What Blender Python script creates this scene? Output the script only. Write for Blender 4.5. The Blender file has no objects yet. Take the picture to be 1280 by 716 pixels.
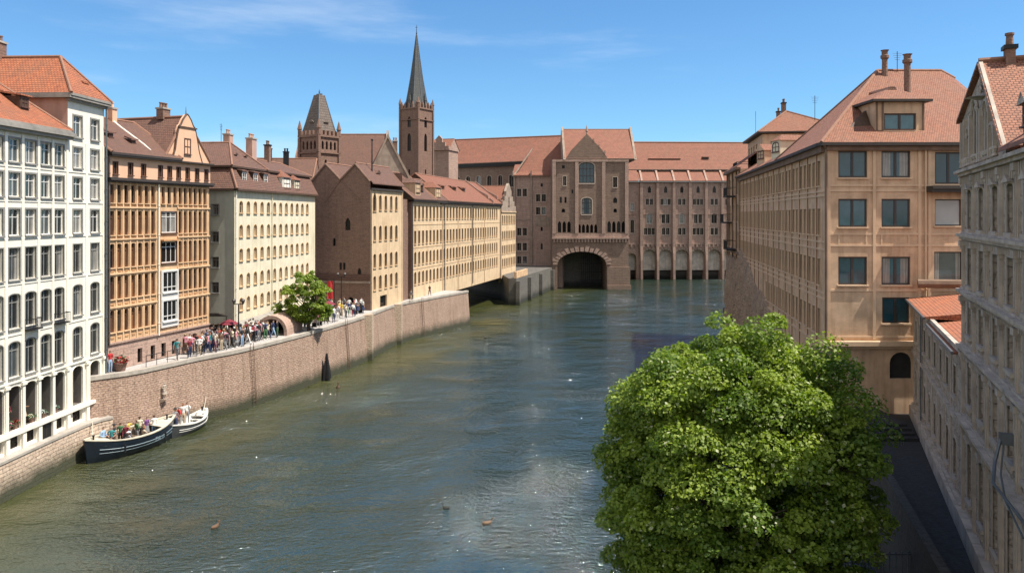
import bpy, math, random
import numpy as np
from mathutils import Vector, Matrix, Quaternion

R = math.radians
rnd = random.Random(7)
scene = bpy.context.scene
COL = scene.collection
CAM = Vector((0, 0, 17.0))

# ------------------------------------------------------------------ materials
MATS = {}

def new_mat(name):
    m = bpy.data.materials.new(name)
    m.use_nodes = True
    nt = m.node_tree
    for n in list(nt.nodes):
        nt.nodes.remove(n)
    out = nt.nodes.new('ShaderNodeOutputMaterial')
    b = nt.nodes.new('ShaderNodeBsdfPrincipled')
    nt.links.new(b.outputs[0], out.inputs[0])
    MATS[name] = m
    return m, nt, b, out

def N(nt, t, **kw):
    n = nt.nodes.new('ShaderNode' + t)
    for k, v in kw.items():
        if k in n.inputs:
            n.inputs[k].default_value = v
        else:
            setattr(n, k, v)
    return n

def mixc(nt, fac, a, b, mode='MIX'):
    m = nt.nodes.new('ShaderNodeMix')
    m.data_type = 'RGBA'
    m.blend_type = mode
    for s, v in ((m.inputs[0], fac), (m.inputs[6], a), (m.inputs[7], b)):
        if isinstance(v, bpy.types.NodeSocket):
            nt.links.new(v, s)
        elif isinstance(v, (tuple, list)):
            s.default_value = tuple(v) + (1,) * (4 - len(v))
        else:
            s.default_value = v
    return m.outputs[2]

def mathn(nt, op, a, b=None, c=None, clamp=False):
    m = nt.nodes.new('ShaderNodeMath')
    m.operation = op
    m.use_clamp = clamp
    for s, v in zip(m.inputs, (a, b, c)):
        if v is None:
            continue
        if isinstance(v, bpy.types.NodeSocket):
            nt.links.new(v, s)
        else:
            s.default_value = v
    return m.outputs[0]

def mapr(nt, v, a, b, c, d, smooth=False):
    m = nt.nodes.new('ShaderNodeMapRange')
    if smooth:
        m.interpolation_type = 'SMOOTHSTEP'
    nt.links.new(v, m.inputs[0])
    for i, x in enumerate((a, b, c, d)):
        m.inputs[i + 1].default_value = x
    return m.outputs[0]

def uvscaled(nt, sx, sy, jig=0.0):
    tc = nt.nodes.new('ShaderNodeTexCoord')
    mp = nt.nodes.new('ShaderNodeMapping')
    mp.inputs['Scale'].default_value = (sx, sy, 1)
    nt.links.new(tc.outputs['UV'], mp.inputs[0])
    return mp.outputs[0]

def noise(nt, vec, scale, detail=3, rough=.55):
    n = N(nt, 'TexNoise', Scale=scale, Detail=detail, Roughness=rough)
    nt.links.new(vec, n.inputs['Vector'])
    return n.outputs[0]

def bump(nt, b, h, strength, dist):
    bm = N(nt, 'Bump', Strength=strength, Distance=dist)
    nt.links.new(h, bm.inputs['Height'])
    nt.links.new(bm.outputs[0], b.inputs['Normal'])

def dirt(nt, base, amt=.35, tone=(.45, .40, .34)):
    """streaks and blotches of wear, in metres along the wall"""
    st = noise(nt, uvscaled(nt, 2.2, .16), 1.0, 4, .6)
    bl = noise(nt, uvscaled(nt, .35, .3), 1.0, 5, .65)
    f = mathn(nt, 'MULTIPLY', mapr(nt, st, .45, .75, 0, 1), mapr(nt, bl, .35, .7, .2, 1))
    f = mathn(nt, 'MULTIPLY', f, amt)
    dark = mixc(nt, 1.0, base, tone, 'MULTIPLY')
    return mixc(nt, f, base, dark)

def plaster(name, col, var=.12, dirtamt=.5, rough=.85, panel=None, tone=(.45, .40, .34)):
    m, nt, b, o = new_mat(name)
    uv = uvscaled(nt, 1, 1)
    n1 = noise(nt, uv, .9, 5, .6)
    lo = tuple(c * (1 - var * 1.6) for c in col)
    hi = tuple(min(1, c * (1 + var)) for c in col)
    c = mixc(nt, mapr(nt, n1, .3, .7, 0, 1), lo, hi)
    c = dirt(nt, c, dirtamt, tone)
    nt.links.new(c, b.inputs['Base Color'])
    b.inputs['Roughness'].default_value = rough
    bump(nt, b, noise(nt, uv, 14, 4, .6), .35, .03)
    return m

def brick(name, c1, c2, mortar, w=.5, h=.22, rough=.9, distort=.06, algae=None, dirtamt=.55, bmp=.6, blotch=.35, msize=.02):
    m, nt, b, o = new_mat(name)
    uv = uvscaled(nt, 1, 1)
    nz = N(nt, 'TexNoise', Scale=1.7, Detail=2)
    nt.links.new(uv, nz.inputs['Vector'])
    sub = nt.nodes.new('ShaderNodeVectorMath'); sub.operation = 'SUBTRACT'
    nt.links.new(nz.outputs[1], sub.inputs[0]); sub.inputs[1].default_value = (.5, .5, .5)
    sc = nt.nodes.new('ShaderNodeVectorMath'); sc.operation = 'SCALE'
    nt.links.new(sub.outputs[0], sc.inputs[0]); sc.inputs['Scale'].default_value = distort * 2
    ad = nt.nodes.new('ShaderNodeVectorMath'); ad.operation = 'ADD'
    nt.links.new(uv, ad.inputs[0]); nt.links.new(sc.outputs[0], ad.inputs[1])
    t = nt.nodes.new('ShaderNodeTexBrick')
    nt.links.new(ad.outputs[0], t.inputs['Vector'])
    t.inputs['Color1'].default_value = (*c1, 1)
    t.inputs['Color2'].default_value = (*c2, 1)
    t.inputs['Mortar'].default_value = (*mortar, 1)
    t.inputs['Scale'].default_value = 1
    t.inputs['Mortar Size'].default_value = msize
    t.inputs['Mortar Smooth'].default_value = .4
    t.inputs['Brick Width'].default_value = w
    t.inputs['Row Height'].default_value = h
    n1 = noise(nt, uv, .45, 5, .65)
    c = mixc(nt, mapr(nt, n1, .3, .7, 0, blotch), t.outputs[0], tuple(x * .55 for x in c2))
    n2 = noise(nt, uv, 5.5, 3, .6)
    c = mixc(nt, mapr(nt, n2, .35, .7, 0, .55), c, tuple(min(1, x * 1.55) for x in c1))
    c = dirt(nt, c, dirtamt)
    if algae:
        tc = nt.nodes.new('ShaderNodeTexCoord')
        sp = nt.nodes.new('ShaderNodeSeparateXYZ'); nt.links.new(tc.outputs['Object'], sp.inputs[0])
        zz = mathn(nt, 'ADD', sp.outputs[2], mathn(nt, 'MULTIPLY', noise(nt, uv, .8, 4), -1.0))
        c = mixc(nt, mapr(nt, zz, .0, 1.05, .97, 0), c, algae)
    nt.links.new(c, b.inputs['Base Color'])
    b.inputs['Roughness'].default_value = rough
    hh = mathn(nt, 'ADD', mathn(nt, 'MULTIPLY', t.outputs['Fac'], -1), mathn(nt, 'MULTIPLY', n2, .8))
    bump(nt, b, hh, bmp, .05)
    return m

def tiles(name, c1, c2, w=.22, h=.2, moss=(.10, .085, .06), mossamt=.5, rough=.8):
    m, nt, b, o = new_mat(name)
    uv = uvscaled(nt, 1, 1)
    t = nt.nodes.new('ShaderNodeTexBrick')
    nt.links.new(uv, t.inputs['Vector'])
    t.inputs['Color1'].default_value = (*c1, 1)
    t.inputs['Color2'].default_value = (*c2, 1)
    t.inputs['Mortar'].default_value = (*[x * .35 for x in c2], 1)
    t.inputs['Scale'].default_value = 1
    t.inputs['Mortar Size'].default_value = .018
    t.inputs['Mortar Smooth'].default_value = .6
    t.inputs['Bias'].default_value = -.1
    t.inputs['Brick Width'].default_value = w
    t.inputs['Row Height'].default_value = h
    n1 = noise(nt, uv, .55, 6, .7)
    c = mixc(nt, mapr(nt, n1, .42, .72, 0, mossamt), t.outputs[0], moss)
    n2 = noise(nt, uv, 3.2, 3, .6)
    c = mixc(nt, mapr(nt, n2, .3, .75, 0, .45), c, tuple(min(1, x * 1.35) for x in c1))
    nt.links.new(c, b.inputs['Base Color'])
    b.inputs['Roughness'].default_value = rough
    sp = nt.nodes.new('ShaderNodeSeparateXYZ'); nt.links.new(uv, sp.inputs[0])
    saw = mathn(nt, 'FRACT', mathn(nt, 'DIVIDE', sp.outputs[1], h))
    hh = mathn(nt, 'SUBTRACT', mathn(nt, 'MULTIPLY', saw, -.8), mathn(nt, 'MULTIPLY', t.outputs['Fac'], .7))
    bump(nt, b, hh, .9, .06)
    return m

def plain(name, col, rough=.6, metal=0.0, var=.15, scale=4, spec=None):
    m, nt, b, o = new_mat(name)
    tc = nt.nodes.new('ShaderNodeTexCoord')
    n = noise(nt, tc.outputs['Object'], scale, 3)
    c = mixc(nt, mapr(nt, n, .3, .7, 0, 1), tuple(x * (1 - var) for x in col), tuple(min(1, x * (1 + var)) for x in col))
    nt.links.new(c, b.inputs['Base Color'])
    b.inputs['Roughness'].default_value = rough
    b.inputs['Metallic'].default_value = metal
    return m

def glass(name, dark, light, bias=.5, ior=1.9, curtain=0.0):
    """window pane: one tone per window, some with a pale curtain behind"""
    m, nt, b, o = new_mat(name)
    oi = nt.nodes.new('ShaderNodeObjectInfo')
    f = mapr(nt, oi.outputs['Random'], bias, 1, 0, 1)
    c = mixc(nt, f, dark, light)
    tc = nt.nodes.new('ShaderNodeTexCoord')
    if curtain:
        sp = nt.nodes.new('ShaderNodeSeparateXYZ'); nt.links.new(tc.outputs['Object'], sp.inputs[0])
        fr = mathn(nt, 'FRACT', mathn(nt, 'MULTIPLY', oi.outputs['Random'], 7.31))
        ax = mathn(nt, 'ABSOLUTE', sp.outputs[0])
        # drawn back to the sides by an amount of its own at each window
        edge = mathn(nt, 'MULTIPLY', fr, .55)
        cm = mathn(nt, 'GREATER_THAN', ax, edge)
        fold = N(nt, 'TexNoise', Scale=1.0, Detail=1)
        mp = nt.nodes.new('ShaderNodeMapping'); mp.inputs['Scale'].default_value = (22, 22, .4)
        nt.links.new(tc.outputs['Object'], mp.inputs[0]); nt.links.new(mp.outputs[0], fold.inputs['Vector'])
        cc = mixc(nt, mapr(nt, fold.outputs[0], .3, .7, 0, 1), (.16, .15, .14), (.42, .40, .37))
        has = mathn(nt, 'GREATER_THAN', mathn(nt, 'FRACT', mathn(nt, 'MULTIPLY', oi.outputs['Random'], 3.77)), 1 - curtain)
        c = mixc(nt, mathn(nt, 'MULTIPLY', cm, has), c, cc)
    nn = noise(nt, tc.outputs['Object'], 1.3, 3)
    c = mixc(nt, mapr(nt, nn, .3, .7, 0, .4), c, tuple(x * .4 for x in dark))
    nt.links.new(c, b.inputs['Base Color'])
    b.inputs['Roughness'].default_value = .07
    b.inputs['IOR'].default_value = ior
    bump(nt, b, noise(nt, tc.outputs['Object'], 1.2, 1), .03, .1)
    return m

M = {}
def build_materials():
    M['white'] = plaster('white plaster', (.84, .79, .68), .05, .45, tone=(.55, .52, .46))
    M['white_trim'] = plaster('white trim', (.84, .80, .70), .04, .35, tone=(.5, .47, .42))
    M['cornice_grey'] = plaster('grey cornice', (.30, .28, .25), .15, .6)
    M['surround_grey'] = plain('grey window surround', (.24, .235, .22), .8)
    M['pink'] = plaster('pink plaster', (.50, .32, .25), .08, .4)
    M['peach'] = plaster('peach plaster', (.72, .44, .29), .05, .35)
    M['ochre'] = plaster('ochre plaster', (.64, .42, .245), .16, .8, tone=(.42, .30, .22))
    M['ochre_trim'] = plaster('ochre trim', (.66, .45, .27), .12, .6)
    M['ochre_dark'] = plaster('ochre panel', (.54, .30, .14), .2, .8)
    M['brown_wood'] = plain('brown wood', (.075, .042, .026), .7, var=.3)
    M['darkline'] = plain('dark cornice board', (.045, .036, .032), .7)
    M['cream'] = plaster('cream plaster', (.72, .66, .50), .07, .8, tone=(.6, .55, .42))
    M['cream_shade'] = plaster('grey cream plaster', (.44, .44, .37), .07, .5)  # cream darkened to carry the shade of the side walls
    M['tanframe'] = plaster('tan window recess', (.55, .36, .19), .1, .3)
    M['sand'] = plaster('sand plaster', (.66, .49, .31), .09, .9, tone=(.55, .45, .36))
    M['sand_trim'] = plaster('sand trim', (.60, .43, .27), .1, .6)
    M['brick'] = brick('old brown brick', (.235, .14, .105), (.155, .092, .068), (.17, .12, .09), .46, .2, blotch=.25)
    M['brick2'] = brick('far brown brick', (.245, .165, .125), (.16, .105, .08), (.21, .16, .12), .9, .38, blotch=.3, msize=.04)
    M['brick3'] = brick('pink stone', (.41, .285, .23), (.30, .205, .165), (.20, .14, .11), 1.0, .5, blotch=.25, dirtamt=.8)
    M['palearch'] = plaster('pale arch stone', (.62, .57, .50), .2, 1.0)
    M['palestone'] = plaster('pale stone', (.33, .255, .20), .18, .9)
    M['quay'] = brick('quay stone', (.44, .31, .235), (.31, .20, .15), (.21, .155, .12), .34, .17, distort=.10, algae=(.035, .04, .02), blotch=.55, bmp=.9, dirtamt=.95, msize=.025)
    M['quay_low'] = brick('quay stone pale', (.52, .41, .31), (.40, .29, .22), (.22, .17, .13), .55, .24, distort=.10, algae=(.035, .04, .02), blotch=.15, bmp=.8, msize=.03)
    M['coping'] = plaster('coping stone', (.42, .38, .33), .15, .7)
    M['greystone'] = brick('grey quay stone', (.135, .12, .105), (.09, .082, .074), (.05, .08, .07), .9, .4, algae=(.02, .022, .016), msize=.03)
    M['pave'] = brick('paving', (.40, .38, .36), (.33, .31, .29), (.22, .21, .2), .9, .6, dirtamt=.3, bmp=.3, blotch=.2)
    M['darkstone'] = brick('dark bank stone', (.065, .06, .052), (.042, .04, .036), (.04, .038, .034), .7, .35, algae=(.02, .022, .016), msize=.03)  # evenly dark blocks, algae toned near the waterline
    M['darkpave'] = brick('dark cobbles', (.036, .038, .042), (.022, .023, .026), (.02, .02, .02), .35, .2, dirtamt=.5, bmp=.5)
    M['tile_orange'] = tiles('orange roof tiles', (.38, .125, .055), (.26, .078, .04), mossamt=.7)
    M['tile_red'] = tiles('red roof tiles', (.27, .105, .06), (.20, .075, .046), mossamt=.4)
    M['tile_far'] = tiles('far red roof tiles', (.25, .10, .062), (.18, .07, .045), .5, .5, mossamt=.35)
    M['tile_brown'] = tiles('brown roof tiles', (.17, .085, .058), (.115, .058, .042), mossamt=.45, moss=(.07, .055, .045))
    M['tile_pale'] = tiles('pale red roof tiles', (.31, .13, .075), (.19, .075, .045), .16, .14, mossamt=.6, moss=(.20, .12, .08))
    M['slate'] = tiles('slate', (.06, .066, .068), (.035, .04, .042), .4, .4, moss=(.12, .11, .09), mossamt=.4, rough=.5)
    M['slate_brown'] = tiles('brown slate', (.15, .115, .095), (.10, .078, .066), .4, .4, moss=(.07, .06, .05), mossamt=.4)
    M['ridge'] = plain('ridge tiles', (.26, .135, .09), .85)
    M['tan'] = plaster('tan plaster', (.64, .445, .295), .15, 1.1, tone=(.55, .45, .38))
    M['tan_trim'] = plaster('tan band', (.68, .49, .33), .08, .5, tone=(.55, .45, .38))
    M['batten'] = plaster('brown batten', (.30, .16, .09), .2, .6)
    M['glass_far'] = glass('far glass', (.012, .011, .011), (.05, .05, .05), .7, 1.25)
    M['tan_dark'] = plaster('dark tan board', (.20, .13, .09), .2, .6)  # one dark tan for bands, boards and pipes
    M['carved'] = brick('carved grey stone', (.47, .395, .325), (.32, .26, .21), (.17, .13, .10), 1.1, .5, distort=.35, dirtamt=1.0, blotch=.45, bmp=.9, msize=.03)
    M['carved_pale'] = plaster('pale carved trim', (.50, .425, .355), .25, 1.0)
    M['rock'] = brick('rough foot stone', (.40, .29, .20), (.27, .19, .135), (.15, .11, .08), .8, .4, distort=.35, dirtamt=1.0, blotch=.6, bmp=1.0, msize=.04)
    M['loggia'] = plaster('painted loggia shade', (.16, .14, .125), .2, .6)
    M['lead'] = plain('lead', (.13, .14, .15), .45, .3)
    M['iron'] = plain('black iron', (.018, .018, .02), .5, .4)
    M['frame_dark'] = plain('dark window frame', (.045, .035, .032), .5)
    M['frame_brown'] = plain('brown window frame', (.10, .05, .035), .6)
    M['frame_white'] = plain('white window frame', (.66, .65, .62), .5, var=.05)
    M['frame_sand'] = plain('sand window frame', (.42, .31, .21), .7)
    M['frame_stone'] = plain('stone window frame', (.48, .39, .32), .8)
    M['glass'] = glass('window glass', (.015, .018, .02), (.10, .12, .13), .55, 1.9, .45)
    M['glass_dark'] = glass('dark glass', (.018, .014, .012), (.10, .08, .07), .4, 1.5, .35)
    M['glass_sky'] = glass('painted sky glass', (.018, .07, .095), (.07, .19, .24), .2, 1.6, .3)  # sky reflection put into the pane colour as blue
    M['blind'] = plain('pale blind', (.42, .44, .44), .5, var=.08, scale=1)
    M['brownshut'] = glass('brown shutters', (.085, .04, .022), (.30, .14, .07), .25, 1.3)
    M['creamshut'] = glass('ochre blinds', (.26, .16, .08), (.60, .44, .28), .0, 1.3)
    M['redwhite'] = plain('red patterned blind', (.5, .28, .27), .7, var=.6, scale=6)
    M['bark'] = plain('bark', (.07, .052, .038), .9, var=.4, scale=5)
    M['void'] = plain('dark interior', (.03, .026, .024), .95)

# ------------------------------------------------------------------ mesh helper
class MB:
    def __init__(s):
        s.v = []; s.f = []; s.m = []; s.T = None
    def add(s, vs, fs, mat=0):
        b = len(s.v)
        if s.T is not None:
            vs = [tuple(s.T @ Vector(p)) for p in vs]
        s.v += [tuple(p) for p in vs]
        for f in fs:
            s.f.append([b + i for i in f]); s.m.append(mat)
    def poly(s, pts, mat=0):
        s.add(pts, [list(range(len(pts)))], mat)
    def box(s, x0, x1, y0, y1, z0, z1, mat=0):
        v = [(x0, y0, z0), (x1, y0, z0), (x1, y1, z0), (x0, y1, z0), (x0, y0, z1), (x1, y0, z1), (x1, y1, z1), (x0, y1, z1)]
        s.add(v, [(0, 3, 2, 1), (4, 5, 6, 7), (0, 1, 5, 4), (1, 2, 6, 5), (2, 3, 7, 6), (3, 0, 4, 7)], mat)
    def prism(s, pts, z0, z1, mat=0, top=True, bottom=True):
        n = len(pts)
        v = [(p[0], p[1], z0) for p in pts] + [(p[0], p[1], z1) for p in pts]
        f = [(i, (i + 1) % n, n + (i + 1) % n, n + i) for i in range(n)]
        if top: f.append(list(range(n, 2 * n)))
        if bottom: f.append(list(range(n - 1, -1, -1)))
        s.add(v, f, mat)
    def extrude(s, pts, vec, mat=0):
        """closed solid: planar outline pushed along vec"""
        n = len(pts); vec = Vector(vec)
        v = [tuple(p) for p in pts] + [tuple(Vector(p) + vec) for p in pts]
        f = [(i, (i + 1) % n, n + (i + 1) % n, n + i) for i in range(n)]
        f.append(list(range(n, 2 * n))); f.append(list(range(n - 1, -1, -1)))
        s.add(v, f, mat)
    def tube(s, p0, p1, r0, r1=None, n=8, mat=0, caps=True):
        s.path([p0, p1], [r0, r0 if r1 is None else r1], n, mat, caps)
    def path(s, pts, rs, n=8, mat=0, caps=True):
        vs = []; fs = []
        k = len(pts)
        for i, p in enumerate(pts):
            a = Vector(pts[max(0, i - 1)]); b = Vector(pts[min(k - 1, i + 1)])
            d = (b - a).normalized()
            up = Vector((0, 0, 1)) if abs(d.z) < .95 else Vector((1, 0, 0))
            x = d.cross(up).normalized(); y = d.cross(x).normalized()
            for j in range(n):
                t = 2 * math.pi * j / n
                vs.append(tuple(Vector(p) + (x * math.cos(t) + y * math.sin(t)) * rs[i]))
        for i in range(k - 1):
            for j in range(n):
                a = i * n + j; b = i * n + (j + 1) % n
                fs.append((a, b, b + n, a + n))
        if caps:
            fs.append(list(range(n - 1, -1, -1))); fs.append(list(range((k - 1) * n, k * n)))
        s.add(vs, fs, mat)
    def lathe(s, c, prof, n=12, mat=0):
        vs = []; fs = []
        for r, z in prof:
            for j in range(n):
                t = 2 * math.pi * (j + .5) / n
                vs.append((c[0] + r * math.cos(t), c[1] + r * math.sin(t), c[2] + z))
        k = len(prof)
        for i in range(k - 1):
            for j in range(n):
                a = i * n + j; b = i * n + (j + 1) % n
                fs.append((a, b, b + n, a + n))
        fs.append(list(range(n - 1, -1, -1))); fs.append(list(range((k - 1) * n, k * n)))
        s.add(vs, fs, mat)
    def mesh(s, name, mats):
        me = bpy.data.meshes.new(name)
        me.from_pydata(s.v, [], s.f)
        for m in mats:
            me.materials.append(M[m] if isinstance(m, str) else m)
        me.polygons.foreach_set('material_index', s.m)
        uv = me.uv_layers.new(name='UVMap')
        co = s.v; data = [0.0] * (2 * len(me.loops))
        for p in me.polygons:
            nn = p.normal
            if abs(nn.z) > .97:
                t = Vector((1, 0, 0)); b = Vector((0, 1, 0))
            else:
                t = Vector((-nn.y, nn.x, 0)).normalized(); b = nn.cross(t)
            for li in p.loop_indices:
                q = Vector(co[me.loops[li].vertex_index])
                data[2 * li] = q.dot(t); data[2 * li + 1] = q.dot(b)
        uv.data.foreach_set('uv', data)
        me.update()
        return me
    def build(s, name, mats, parent=None, loc=(0, 0, 0), rz=0, smooth=False):
        if not isinstance(mats, (list, tuple)): mats = [mats]
        me = s.mesh(name, mats)
        if smooth:
            me.polygons.foreach_set('use_smooth', [True] * len(me.polygons))
        o = bpy.data.objects.new(name, me)
        COL.objects.link(o)
        o.parent = parent
        o.location = loc; o.rotation_euler = (0, 0, rz)
        return o

def tag(o, label=None, cat=None, group=None, kind=None):
    if label: o['label'] = label
    if cat: o['category'] = cat
    if group: o['group'] = group
    if kind: o['kind'] = kind
    return o

def empty(name, loc, rz=0, label=None, cat=None, group=None):
    o = bpy.data.objects.new(name, None)
    COL.objects.link(o)
    o.empty_display_size = .3
    o.location = loc; o.rotation_euler = (0, 0, rz)
    return tag(o, label, cat, group)

class Bld:
    """a building frame: x along the main front (left to right seen from outside), y inward, z up from zb"""
    def __init__(s, name, label, A, B, zb, cat='building', group=None):
        d = Vector((B[0] - A[0], B[1] - A[1]))
        s.L = d.length; s.A = A; s.zb = zb
        s.rz = math.atan2(d.y, d.x)
        s.root = empty(name, (A[0], A[1], zb), s.rz, label, cat, group)
        s.mw = Matrix.Translation((A[0], A[1], zb)) @ Matrix.Rotation(s.rz, 4, 'Z')
    def loc(s, X, Y):
        p = s.mw.inverted() @ Vector((X, Y, 0)); return p.x, p.y

def outline(w, h, arch, rise, inset=0.0, n=8):
    """points of an opening seen from outside, counter-clockwise from bottom left, base at z=inset"""
    hw = w / 2 - inset
    pts = [(-hw, inset), (hw, inset)]
    if not arch:
        return pts + [(hw, h - inset), (-hw, h - inset)]
    zs = h - rise
    r = rise - inset
    for i in range(n + 1):
        x = hw * math.cos(math.pi * i / n)
        t = min(1, abs(x / hw))
        k = math.sqrt(max(0, 1 - t * t)) if arch == 'round' else 1 - t ** 1.7
        pts.append((x, zs + r * k))
    return pts

WCACHE = {}
STY = {
 # frame, surround width, proud, sill, pane, nx, transoms, frame material, surround material, sunk
 'white':   dict(t=.06, s=.11, sill=.10, pane='glass', nx=1, tr=(.7,), fm='frame_white', sm='surround_grey', set=.14),
 'white2':  dict(t=.06, s=.07, sill=.08, pane='glass', nx=1, tr=(.75,), fm='surround_grey', sm='surround_grey', set=.16),
 'arcade':  dict(t=.05, s=.05, sill=0, pane='glass_dark', nx=0, tr=(), fm='surround_grey', sm='white_trim', set=.9),
 'orange':  dict(t=.05, s=.0, sill=.06, pane='brownshut', nx=0, tr=(.72,), fm='frame_brown', sm='ochre_trim', set=.16),
 'attic':   dict(t=.06, s=.05, sill=.06, pane='glass_dark', nx=1, tr=(), fm='frame_brown', sm='frame_brown', set=.10),
 'oriel':   dict(t=.08, s=.14, sill=.10, pane='glass', nx=2, tr=(.25,), fm='frame_white', sm='frame_white', set=.06),
 'oriel_b': dict(t=.07, s=.05, sill=.10, pane='glass_dark', nx=2, tr=(.75,), fm='frame_white', sm='frame_brown', set=.06),
 'cream':   dict(t=.05, s=.05, sill=.07, pane='creamshut', nx=1, tr=(.62,), fm='frame_sand', sm='tanframe', set=.12),
 'sand':    dict(t=.05, s=.05, sill=.07, pane='glass_dark', nx=1, tr=(.6,), fm='frame_brown', sm='sand_trim', set=.18),
 'stone':   dict(t=.07, s=.12, sill=.15, pane='glass_far', nx=1, tr=(), fm='frame_stone', sm='frame_stone', set=.3),
 'gothic':  dict(t=.16, s=.2, sill=.25, pane='glass_sky', nx=3, tr=(.35, .7), fm='frame_dark', sm='frame_stone', set=.3),
 'slot':    dict(t=.04, s=.0, sill=.0, pane='glass_far', nx=0, tr=(), fm='frame_dark', sm='frame_dark', set=.2),
 'tan':     dict(t=.11, s=.0, sill=.10, pane='glass_sky', nx=1, tr=(), fm='frame_dark', sm='tan_trim', set=.10, thick=.16),
 'tanblind': dict(t=.08, s=.0, sill=.10, pane='blind', nx=0, tr=(), fm='frame_dark', sm='tan_trim', set=.10),
 'tanplain': dict(t=.08, s=.0, sill=.10, pane='glass', nx=0, tr=(), fm='frame_dark', sm='tan_trim', set=.10),
 'tanside': dict(t=.05, s=.05, sill=.08, pane='glass_far', nx=1, tr=(.7,), fm='frame_brown', sm='tan_trim', set=.14),
 'grey':    dict(t=.06, s=.13, sill=.14, pane='glass_far', nx=1, tr=(.68,), fm='frame_dark', sm='carved_pale', set=.28),
 'dormer':  dict(t=.07, s=.05, sill=.08, pane='redwhite', nx=1, tr=(.5,), fm='frame_white', sm='frame_white', set=-.02),
 'dorm2':   dict(t=.07, s=.04, sill=.06, pane='glass', nx=1, tr=(.5,), fm='frame_brown', sm='frame_brown', set=-.02),
 'roofwin': dict(t=.05, s=.0, sill=.0, pane='glass_dark', nx=0, tr=(), fm='frame_dark', sm='frame_dark', set=-.02),
}

STY['sand_b'] = dict(STY['sand'], pane='creamshut'); STY['cream_b'] = dict(STY['cream'], pane='glass_dark'); STY['tanside_b'] = dict(STY['tanside'], pane='glass')
STY['orange_b'] = dict(STY['orange'], pane='glass_dark'); STY['stone_b'] = dict(STY['stone'], pane='glass', fm='frame_white')
OTHER = {'sand': .16, 'cream': .14, 'tanside': .25, 'orange': .15, 'stone': .12}

def win_mb(w, h, style, arch, rise, mb=None, pane_mb=None):
    S = STY[style]
    mb = mb or MB(); pm = pane_mb or MB()
    y = S['set']; t = S['t']
    o = outline(w, h, arch, rise); i = outline(w, h, arch, rise, t)
    n = len(o)
    # frame ring, front at y, back at y+.06
    ring = [(p[0], y, p[1]) for p in o] + [(p[0], y, p[1]) for p in i] + [(p[0], y + .06, p[1]) for p in i]
    f = []
    for k in range(n):
        q = (k + 1) % n
        f += [(k, q, n + q, n + k), (n + k, n + q, 2 * n + q, 2 * n + k)]
    mb.add(ring, f, 0)
    zt = h - (rise if arch else 0)
    hw = w / 2 - t
    for k in range(S['nx']):
        x = -hw + 2 * hw * (k + 1) / (S['nx'] + 1)
        tw = S.get('thick', t * .8) / 2
        mb.box(x - tw, x + tw, y - .01, y + .05, t, zt + (rise * .8 if arch else -t * .5), 0)
    for r in S['tr']:
        mb.box(-hw, hw, y - .015, y + .045, h * r - t * .4, h * r + t * .4, 0)
    if S['s']:
        s = S['s']
        oo = outline(w + 2 * s, h + s, arch, rise + (s if arch else 0)); oo[0] = (oo[0][0], 0); oo[1] = (oo[1][0], 0)
        a = [(p[0], -.035, p[1]) for p in oo] + [(p[0], -.035, p[1]) for p in o] + [(p[0], .0, p[1]) for p in oo] + [(p[0], .05, p[1]) for p in o]
        f = []
        for k in range(1, n):
            q = (k + 1) % n
            f += [(k, q, n + q, n + k), (2 * n + k, 2 * n + q, q, k), (n + k, n + q, 3 * n + q, 3 * n + k)]
        mb.add(a, f, 1)
    if S['sill']:
        s = S['sill']
        mb.box(-w / 2 - .08, w / 2 + .08, -.12, y if y > 0 else .02, -s, -.002, 1)
    pp = outline(w, h, arch, rise, t * .5)
    pm.poly([(p[0], y + .03, p[1]) for p in pp], 0)
    return mb, pm

def win_get(w, h, style, arch, rise, merged=False):
    key = (round(w, 3), round(h, 3), style, arch, round(rise, 3), merged)
    if key not in WCACHE:
        S = STY[style]
        a, b = win_mb(w, h, style, arch, rise)
        if merged:
            a.add(b.v, b.f, 2)
            WCACHE[key] = (a.mesh('window', [S['fm'], S['sm'], S['pane']]), None)
        else:
            WCACHE[key] = (a.mesh('window', [S['fm'], S['sm']]), b.mesh('pane', [S['pane']]))
    return WCACHE[key]

def put_win(parent, x, y, z, ang, op, merged=False, name='window'):
    st = op['st']
    if rnd.random() < OTHER.get(st, 0): st += '_b'
    a, b = win_get(op['w'], op['h'], st, op.get('arch'), op.get('rise', 0), merged)
    o = bpy.data.objects.new(name, a); COL.objects.link(o)
    o.parent = parent; o.location = (x, y, z); o.rotation_euler = (0, 0, ang)
    if b:
        p = bpy.data.objects.new('pane', b); COL.objects.link(p); p.parent = o
    return o

def op(u, z, w, h, st, arch=None, rise=0, depth=None, name='window', win=True):
    return dict(u=u, z=z, w=w, h=h, st=st, arch=arch, rise=rise, depth=depth, name=name, win=win)

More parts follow.
